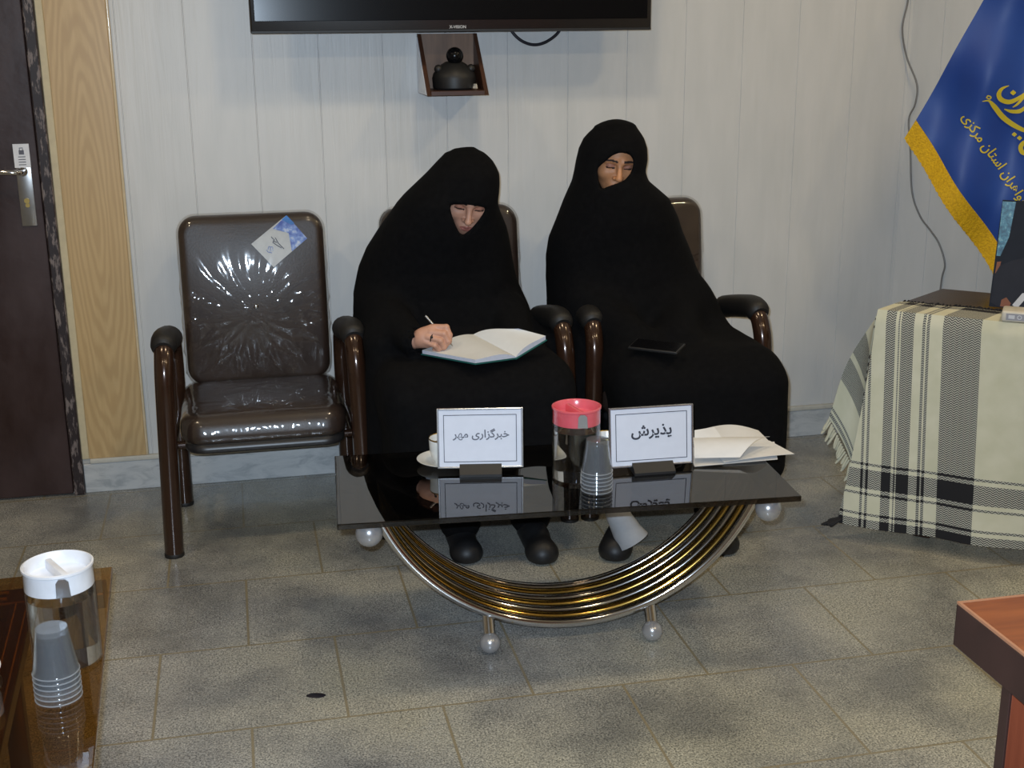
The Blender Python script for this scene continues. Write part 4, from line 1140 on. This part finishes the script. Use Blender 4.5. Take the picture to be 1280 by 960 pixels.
def face_cut(g, poly_px, q, near, far):
    """prism through the veil along the line of sight of the face: opening edges in metres"""
    q = Vector(q); d = (CAM_O-q).normalized()
    a = Vector((0, 0, 1)).cross(d).normalized(); b = d.cross(a)
    P = []
    for px, py in poly_px:
        r = ray(px, py); p = CAM_O+r*((q-CAM_O).dot(d)/r.dot(d))-q; P.append((p.dot(a), p.dot(b)))
    x, y, z = g.X-q.x, g.Y-q.y, g.Z-q.z
    A = x*a.x+y*a.y+z*a.z; B = x*b.x+y*b.y+z*b.z; C = x*d.x+y*d.y+z*d.z
    near_ = (np.abs(A) < .12) & (np.abs(B) < .12)
    f = np.full(g.X.shape, .05, np.float32)
    f[near_] = poly2d(A[near_], B[near_], P)
    return np.maximum(f, np.maximum(C-near, -C-far))
def folds(g, amp, seedx):
    return amp*(np.sin(g.X*38+seedx+2.2*np.sin(g.Z*6+g.Y*3))*.6+np.sin(g.X*21-g.Z*13+g.Y*17+seedx)*.6)
def shoe(name, toe, heel, parent):
    g = Grid([min(toe[0], heel[0])-.06, min(toe[1], heel[1])-.06, -.01], [max(toe[0], heel[0])+.06, max(toe[1], heel[1])+.06, .13], .006)
    G = (g.X, g.Y, g.Z); t = np.array(toe); h = np.array(heel); d = (t-h)/np.linalg.norm(t-h)
    f = capsule(G, (*(h+d*.035), .036), (*(t-d*.042), .026), .036, .040)
    f = smin(f, capsule(G, (*(h+d*.05), .06), (*(h+d*.11), .05), .036, .034), .03)
    f = smin(f, ellipsoid(G, (*(t-d*.05), .022), (.045, .048, .03)), .02)
    f = smax(f, .002-g.Z, .004)
    return sdf_obj(name, sdf_mesh(f, g), 'shoe', parent)
def finger(g, pts, r0, r1, f=None):
    n = len(pts)-1; out = None
    for i in range(n):
        ra = r0+(r1-r0)*i/n; rb = r0+(r1-r0)*(i+1)/n
        c = capsule(g, pts[i], pts[i+1], ra, rb); out = c if out is None else smin(out, c, .003)
    return out

# ---------------------------------------------------------------- person writing
p1 = thing('person', 'person in a black chador sitting bent over an open notebook and writing', 'person', (.64, -.42, 0))
e1 = at_y(587, 261, -.565); H1 = Head(e1, (-.17, -1), 27, 9)
book_z = .60
hb = at_z(546, 438, .613)
HB = np.array(hb+cam_y*.037); hu, hv, hw = np.array(cam_x), np.array(cam_y), np.array(-cam_f)
def hp(u, v, w): return HB+(hu*u+hv*v+hw*w)*.001
wrist = hp(-58, -8, -14)
g = Grid(H1.o-[.12, .16, .24], H1.o+[.12, .13, .16], .0027)
fh = H1.sdf(g.X, g.Y, g.Z); head_vf = sdf_mesh(fh, g)
# right hand round the pen
g = Grid(HB-[.085, .075, .065], HB+[.075, .075, .065], .0019); G = (g.X, g.Y, g.Z)
f = capsule(G, wrist, hp(-36, 0, -4), .023, .024)
f = smin(f, capsule(G, hp(-40, 4, -2), hp(-14, 18, 4), .021, .018), .012)
f = smin(f, capsule(G, hp(-40, -8, -2), hp(-26, -12, 2), .021, .018), .012)
f = smin(f, capsule(G, hp(-30, 2, -2), hp(-8, 10, 0), .02, .019), .012)
pip = {}
FING = {'index': [(-8, 27, 8), (27, 27, 12), (36, 6, 11), (35, -12, 7)],
        'middle': [(-16, 13, 15), (21, 9, 20), (32, -12, 14), (24, -24, 6)],
        'ring': [(-24, 0, 17), (11, -10, 23), (20, -28, 12), (6, -31, 2)],
        'little': [(-31, -13, 14), (-4, -24, 20), (6, -34, 10), (-6, -34, 0)]}
for k, (r0, r1) in (('index', (.0098, .0078)), ('middle', (.0102, .008)), ('ring', (.0098, .0076)), ('little', (.0085, .0068))):
    f = smin(f, finger(G, [hp(*p) for p in FING[k]], r0, r1), .0035)
th_ = [hp(-34, 14, -14), hp(-8, 26, -14), hp(18, 16, -6), hp(32, -2, -1)]
f = smin(f, finger(G, th_, .0115, .0088), .004)
hand_vf = sdf_mesh(f, g)
# the rest of the body under the cloth
def body(spec, lo, hi, cover=None, h=.011):
    g = Grid(lo, hi, h); G = (g.X, g.Y, g.Z); f = None
    for a, b, ra, rb in spec:
        c = capsule(G, a, b, ra, rb); f = c if f is None else smin(f, c, .04)
    if cover is not None: f = np.where(g.Z > .22, np.maximum(f, cover(G)+.014), f)     # stays under the cloth
    return sdf_mesh(f, g)
def chador1(G):
    f = loft(G, [(1.138, .640, .690, -.47, .02), (1.128, .612, .712, -.47, .05), (1.105, .588, .735, -.475, .085), (1.07, .553, .757, -.478, .115), (1.01, .487, .762, -.47, .13), (.985, .467, .765, -.46, .145),
             (.95, .446, .778, -.44, .16), (.90, .414, .800, -.41, .175), (.84, .380, .820, -.375, .185), (.78, .356, .838, -.355, .185), (.70, .335, .858, -.35, .18), (.62, .327, .880, -.36, .18), (.54, .327, .90, -.40, .2), (.44, .33, .91, -.40, .2)])
    f = smin(f, rbox(G, (.36, -.88, .40), (.905, -.26, .582), .075), .04)
    f = smin(f, rbox(G, (.37, -.925, .155), (.895, -.62, .55), .07), .05)
    f = smin(f, capsule(G, (.392, -.60, .612), (.390, -.22, .57), .054), .03)
    f = smin(f, capsule(G, (.388, -.64, .60), (.385, -.645, .18), .05, .056), .03)
    f = smin(f, rbox(G, (.85, -.56, .2), (.965, -.26, .585), .04), .02)
    f = smin(f, capsule(G, (.41, -.42, .66), wrist+hu*-.012, .065, .042), .04)          # sleeve of the writing arm
    return smin(f, capsule(G, (.80, -.46, .64), (.79, -.64, .565), .06, .05), .03)
def chador2(G):
    f = loft(G, [(1.178, 1.10, 1.19, -.39, .03), (1.17, 1.082, 1.208, -.39, .06), (1.15, 1.060, 1.226, -.39, .09), (1.12, 1.045, 1.243, -.385, .11), (1.085, 1.036, 1.248, -.385, .12), (1.05, 1.030, 1.243, -.385, .125), (1.02, 1.024, 1.258, -.385, .14),
             (.96, 1.000, 1.333, -.37, .165), (.90, .980, 1.370, -.355, .18), (.84, .958, 1.395, -.34, .185), (.78, .947, 1.420, -.335, .185), (.71, .943, 1.450, -.34, .185), (.62, .945, 1.512, -.36, .19), (.56, .955, 1.53, -.38, .2), (.44, 1.0, 1.545, -.40, .2)])
    f = smin(f, rbox(G, (1.045, -.87, .40), (1.545, -.26, .572), .075), .04)
    f = smin(f, rbox(G, (1.055, -.92, .155), (1.55, -.62, .54), .07), .05)
    f = smin(f, rbox(G, (1.36, -.72, .14), (1.633, -.33, .37), .07), .05)
    f = smin(f, rbox(G, (.99, -.56, .2), (1.2, -.26, .585), .04), .02)
    f = smin(f, capsule(G, (1.38, -.42, .64), (1.27, -.66, .56), .07, .062), .05)
    return smin(f, capsule(G, (1.05, -.42, .66), (1.15, -.67, .56), .065, .062), .05)
hd = H1.world((0, -.05, -.16))
b1 = body([((.655, -.32, .54), (.645, -.36, .74), .13, .13), ((.645, -.36, .74), hd, .12, .055), ((.50, -.36, .80), (.74, -.36, .80), .055, .055),
           ((.50, -.36, .80), (.40, -.44, .64), .05, .042), ((.40, -.44, .64), wrist, .042, .026),
           ((.74, -.36, .80), (.81, -.43, .66), .05, .042), ((.81, -.43, .66), (.78, -.61, .56), .042, .028),
           ((.59, -.32, .51), (.565, -.80, .50), .075, .062), ((.72, -.32, .51), (.78, -.82, .50), .075, .062),
           ((.565, -.80, .50), (.585, -.72, .08), .055, .038), ((.78, -.82, .50), (.795, -.77, .08), .055, .038)], (.28, -.95, .03), (.95, -.12, 1.05), chador1)
allv = join(head_vf, hand_vf, b1)
bodyo = sdf_obj('body', allv, ['skin', 'lip', 'brow', 'lid'], p1, slots=H1.slots)
# black chador
g = Grid((.26, -1.0, .10), (1.03, -.10, 1.18), .0075); G = (g.X, g.Y, g.Z)
f = chador1(G)
f = f+folds(g, .004, 1.0)*np.clip((1.0-g.Z)/.3, 0, 1)
f = smin(f, H1.skull(H1.local(*G))*H1.k-.009, .03)
f = np.maximum(f, -(capsule(G, wrist+hu*-.0, wrist+hu*.1, .034)))
f = np.maximum(f, -face_cut(g, [(562, 255.5), (585, 256), (607.5, 259.5), (604.5, 266), (597, 277), (589, 286), (578.5, 294.5), (574, 291), (569, 281), (564.5, 268)], H1.world((0, .095, -.03)), .2, .055))
sdf_obj('chador', sdf_mesh(f, g), 'crepe', p1, label='black chador')
tr = join(*[body([((x0, -.78, .3), (x1, -.75, .085), .062, .062)], (x0-.12, -.9, .0), (x0+.12, -.62, .4)) for x0, x1 in ((.565, .585), (.785, .797))])
sdf_obj('trousers', tr, 'crepe', p1, label='black trouser legs')
shoe('shoe', (.588, -.889), (.582, -.66), p1); shoe('shoe', (.80, -.943), (.795, -.71), p1)
bm = new()
a, b = np.array(hp(-24, 0, 17)), np.array(hp(11, -10, 23)); c = a+(b-a)*.32; d = Vector(b-a).normalized()
o1 = d.orthogonal().normalized(); o2 = d.cross(o1)
add_tube(bm, [Vector(c)+(o1*math.cos(t)+o2*math.sin(t))*.0106 for t in np.linspace(0, 2*PI, 25)], .0016, 8, False)
tp = Vector(c)+Vector(hw)*.0105+Vector(hv)*.002
add_lathe(bm, [(0, -.0035), (.003, -.003), (.0042, 0), (.003, .003), (0, .0035)], tp, 12)
obj('ring', bm, 'black_plastic', p1, world=True, label='dark stone finger ring')
# the pen in that hand
pa, pb_ = hp(-32, 60, -2), hp(45, -26, 2)
bm = new(); D = Vector(pb_-pa)
add_tube(bm, [Vector(pa), Vector(pa)+D*.03, Vector(pa)+D*.9], .0034, 12)
pen = thing('pen', 'slim grey pen held in the writing hand above the notebook', 'pen', Vector(pb_))
obj('barrel', bm, 'steel', pen, world=True)
bm = new(); add_tube(bm, [Vector(pa)+D*.9, Vector(pa)+D*.97, Vector(pb_)], [.0034, .0018, .0005], 12); obj('tip', bm, 'chrome', pen, world=True)

# open notebook on the lap
nb = thing('notebook', 'open white notebook with a teal cover on the lap of the writing person', 'notebook', (.68, -.75, .585))
A_, B_, S_ = at_z(528, 442, .602), at_z(594, 454, .600), at_z(645, 447, .598)
C_, D_, S2 = at_z(682, 424.5, .632), at_z(648, 415.5, .648), at_z(592, 419, .628)
E_ = A_+(S2-S_)+Vector((.01, .01, 0)); E_ = at_z(547, 428, .625)
def page_block(a, b, c, d, bulge, th_):
    """a,b outer edge (near,far), d,c spine edge; arched page block of thickness th_"""
    def top(u, v):   # u from outer to spine, v near->far
        p = (a*(1-v)+b*v)*(1-u)+(d*(1-v)+c*v)*u
        return p+Vector((0, 0, th_*(1-.75*u**6)+bulge*math.sin(PI*min(1, u*1.02))*(u**.8)))
    def bot(u, v): return (a*(1-v)+b*v)*(1-u)+(d*(1-v)+c*v)*u
    nu, nv = 18, 6; V = []; F = []; idx = {}
    for s, fn in ((0, bot), (1, top)):
        for i in range(nu+1):
            for j in range(nv+1): idx[s, i, j] = len(V); V.append(tuple(fn(i/nu, j/nv)))
    for i in range(nu):
        for j in range(nv):
            F.append((idx[1, i, j], idx[1, i+1, j], idx[1, i+1, j+1], idx[1, i, j+1])); F.append((idx[0, i, j+1], idx[0, i+1, j+1], idx[0, i+1, j], idx[0, i, j]))
    nt = len(F)
    for i in range(nu):
        F.append((idx[0, i, 0], idx[0, i+1, 0], idx[1, i+1, 0], idx[1, i, 0])); F.append((idx[1, i, nv], idx[1, i+1, nv], idx[0, i+1, nv], idx[0, i, nv]))
    for j in range(nv):
        F.append((idx[1, 0, j], idx[1, 0, j+1], idx[0, 0, j+1], idx[0, 0, j])); F.append((idx[0, nu, j], idx[0, nu, j+1], idx[1, nu, j+1], idx[1, nu, j]))
    return V, F, nt
cv = Vector((0, 0, -.0035))
for (a, b, c, d, bl) in ((A_, E_, S2, S_, .008), (C_, D_, S2, S_, .006)):
    pass
# left block: outer edge A-B side faces the camera; pages arch towards the spine S-S2
def block(name, near_out, far_out, far_sp, near_sp, bulge, th_, lab=None):
    V, F, nt = page_block(near_out, far_out, far_sp, near_sp, bulge, th_)
    o = obj(name, (V, F), ['page', 'page_edge'], nb, world=True, angle=35, label=lab)
    for i, p in enumerate(o.data.polygons): p.material_index = 0 if i < nt else 1
    return o
lefto = block('left_pages', B_, A_, E_.lerp(S2, .0)*.0+(A_+(S2-S_)*1.0) if False else E_, S2, .0, .010) if False else None
def quad_block(name, P00, P10, P11, P01, spine_edge, th_, bulge):
    """four corners; spine is the P10-P11 edge"""
    return block(name, P00, P01, P11, P10, bulge, th_)
quad_block('left_pages', A_.lerp(B_, .0) if False else B_.lerp(A_, 1.0), S_.lerp(B_, 1.0), S2, E_, None, .011, .0) if False else None
# corners: A (left), B (front), S (front of spine), S2 (rear of spine), E (rear left)
def poly_top(u, v):
    # u: 0 on the A-E/B outer side .. 1 on the spine, v: 0 front .. 1 rear
    front = B_.lerp(S_, u); rear = A_.lerp(S2, u)
    return front.lerp(rear, v)
block('left_pages', B_, A_, S2, S_, .009, .010, 'left page block')
block('right_pages', C_, D_, S2, S_, .007, .011, 'right page block')
o_ = Vector((0, 0, .0))
def cover(name, q):
    n_ = Vector((0, 0, -.0028)); c0 = sum(q, Vector())/4
    q = [p+(p-c0).normalized()*.004+Vector((0, 0, -.0006)) for p in q]
    obj(name, ([tuple(p+n_) for p in q]+[tuple(p) for p in q], [(3, 2, 1, 0), (4, 5, 6, 7), (0, 1, 5, 4), (1, 2, 6, 5), (2, 3, 7, 6), (3, 0, 4, 7)]), 'teal_cover', nb, smooth=False, world=True, label='teal cover board')
cover('cover', [A_, B_, S_, S2]); cover('cover', [S_, C_, D_, S2])

# ---------------------------------------------------------------- person looking down, veil across the mouth
p2 = thing('person', 'person in a black chador pulled across the mouth, looking down to one side', 'person', (1.27, -.40, 0))
e2 = at_y(774.5, 209, -.46); H2 = Head(e2, (-.10, -1), 15, 6.5, .87)
g = Grid(H2.o-[.12, .16, .24], H2.o+[.12, .13, .16], .0027)
head_vf = sdf_mesh(H2.sdf(g.X, g.Y, g.Z), g)
def lap_hand(c, sx):
    c = np.array(c); g = Grid(c-[.09, .09, .05], c+[.09, .09, .05], .003); G = (g.X, g.Y, g.Z)
    f = capsule(G, c+[sx*.05, .03, .005], c, .024, .022)
    f = smin(f, capsule(G, c+[sx*.045, .01, 0], c+[-sx*.005, -.03, 0], .018, .016), .012)
    for k in range(4):
        b = c+[-sx*.012-sx*.004*k, .022-.018*k, .004]
        f = smin(f, finger(G, [b, b+[-sx*.032, -.006, .002], b+[-sx*.05, -.01, -.008], b+[-sx*.058, -.012, -.02]], .0095-.0005*k, .0075), .003)
    f = smin(f, finger(G, [c+[sx*.02, .03, .01], c+[-sx*.01, .045, .012], c+[-sx*.035, .04, .006]], .011, .008), .004)
    return sdf_mesh(f, g)
hd = H2.world((0, -.05, -.16))
b2 = body([((1.27, -.30, .54), (1.20, -.34, .80), .13, .125), ((1.20, -.34, .80), hd, .11, .055), ((1.04, -.34, .88), (1.32, -.34, .86), .055, .055),
           ((1.04, -.34, .88), (1.03, -.42, .68), .05, .042), ((1.03, -.42, .68), (1.14, -.62, .56), .042, .026),
           ((1.32, -.34, .86), (1.43, -.42, .66), .05, .042), ((1.43, -.42, .66), (1.30, -.62, .56), .042, .026),
           ((1.20, -.30, .51), (1.14, -.80, .50), .075, .062), ((1.35, -.30, .51), (1.38, -.82, .50), .075, .062),
           ((1.14, -.80, .50), (1.06, -.76, .08), .055, .036), ((1.38, -.82, .50), (1.345, -.82, .08), .055, .036)], (.9, -.95, .03), (1.62, -.10, 1.08), chador2)
allv = join(head_vf, lap_hand((1.15, -.655, .548), -1), lap_hand((1.27, -.645, .548), 1), b2)
sdf_obj('body', allv, ['skin2', 'lip', 'brow', 'lid'], p2, slots=H2.slots)
g = Grid((.90, -1.0, .10), (1.70, -.10, 1.24), .0075); G = (g.X, g.Y, g.Z)
f = chador2(G)
f = f+folds(g, .004, 3.0)*np.clip((1.05-g.Z)/.3, 0, 1)
f = smin(f, H2.skull(H2.local(*G))*H2.k-.008, .05)
f = np.maximum(f, -face_cut(g, [(746.6, 211), (751, 206.5), (756, 202.5), (761.7, 197.5), (767, 193.5), (776, 190.8), (786.5, 192.8), (791.5, 199), (791.5, 207), (788.2, 216.7), (780.5, 225.5), (772, 229), (761.7, 232.4), (751, 237), (748, 226)], H2.world((0, .095, -.03)), .2, .055))
sdf_obj('chador', sdf_mesh(f, g), 'crepe', p2, label='black chador pulled across the mouth')
q0, q1 = at_y(771, 634, -.92), at_y(791, 684, -.945)
bm = new(); Q = spline([(1.12, -.76, .36), (q0.x+.035, -.85, .24), tuple(q0), tuple(q0.lerp(q1, .55)), (q1.x, q1.y, .052)], 6)
rr_ = list(np.interp(np.linspace(0, 1, len(Q)), [0, .4, .6, 1], [.05, .036, .036, .050])); add_tube(bm, Q, rr_, 20, ry=None)
obj('trouser_leg', bm, 'greycloth', p2, world=True, label='light grey trouser leg')
tr = body([((1.37, -.80, .32), (1.345, -.83, .085), .062, .060)], (1.22, -.98, .0), (1.5, -.68, .45))
sdf_obj('trouser_leg', tr, 'crepe', p2, label='black trouser leg')
shoe('shoe', (.985, -.965), (1.085, -.80), p2); shoe('shoe', (1.325, -1.0), (1.345, -.77), p2)
ph = thing('phone', 'black mobile phone lying on the lap of the person with the pulled-up veil', 'phone', at_z(821, 435, .592), math.radians(-52))
obj('case', box((-.075, -.036, 0), (.075, .036, .009), .003, 3), 'black_plastic', ph)
obj('screen', box((-.070, -.032, .009), (.070, .032, .0096)), 'screen', ph, smooth=False)
ph.rotation_euler = (math.radians(8), 0, math.radians(-40))

# ================================================================== LIGHT
def area(name, loc, size, power, col, target=None, shape='DISK'):
    l = bpy.data.lights.new(name, 'AREA'); l.shape = shape; l.size = size; l.energy = power; l.color = col
    o = bpy.data.objects.new(name, l); COL.objects.link(o); o.location = loc
    d = (Vector(target)-Vector(loc)) if target else Vector((0, 0, -1))
    o.rotation_euler = d.to_track_quat('-Z', 'Y').to_euler()
    return o
WARM = (1, .81, .54)
for x, y in ((-.9, -1.35), (.75, -1.35), (2.3, -1.6), (-.9, -3.6), (.75, -3.6), (2.3, -3.6)):
    area('ceiling_lamp', (x, y, ROOM_Z-.03), .22, 15 if x > 2 else 10, (1, .79, .47) if x > 2 else WARM)
fl_ = bpy.data.lights.new('camera_flash', 'AREA'); fl_.shape = 'RECTANGLE'; fl_.size = .03; fl_.size_y = .015; fl_.energy = 36; fl_.color = (.68, .83, 1)
fo = bpy.data.objects.new('camera_flash', fl_); COL.objects.link(fo)
fo.location = CAM_O+cam_y*.045-cam_x*.03+cam_f*.02
fo.rotation_euler = (cam_f).to_track_quat('-Z', 'Y').to_euler()
fl_.spread = math.radians(120)
w = bpy.data.worlds.new('room'); SC.world = w; w.use_nodes = True
w.node_tree.nodes['Background'].inputs[0].default_value = (.6, .68, .8, 1); w.node_tree.nodes['Background'].inputs[1].default_value = .1
vs = SC.view_settings
SC.display_settings.display_device = 'sRGB'
vs.view_transform = 'Standard'; vs.look = 'None'; vs.gamma = 1; vs.use_curve_mapping = False; vs.exposure = -.22
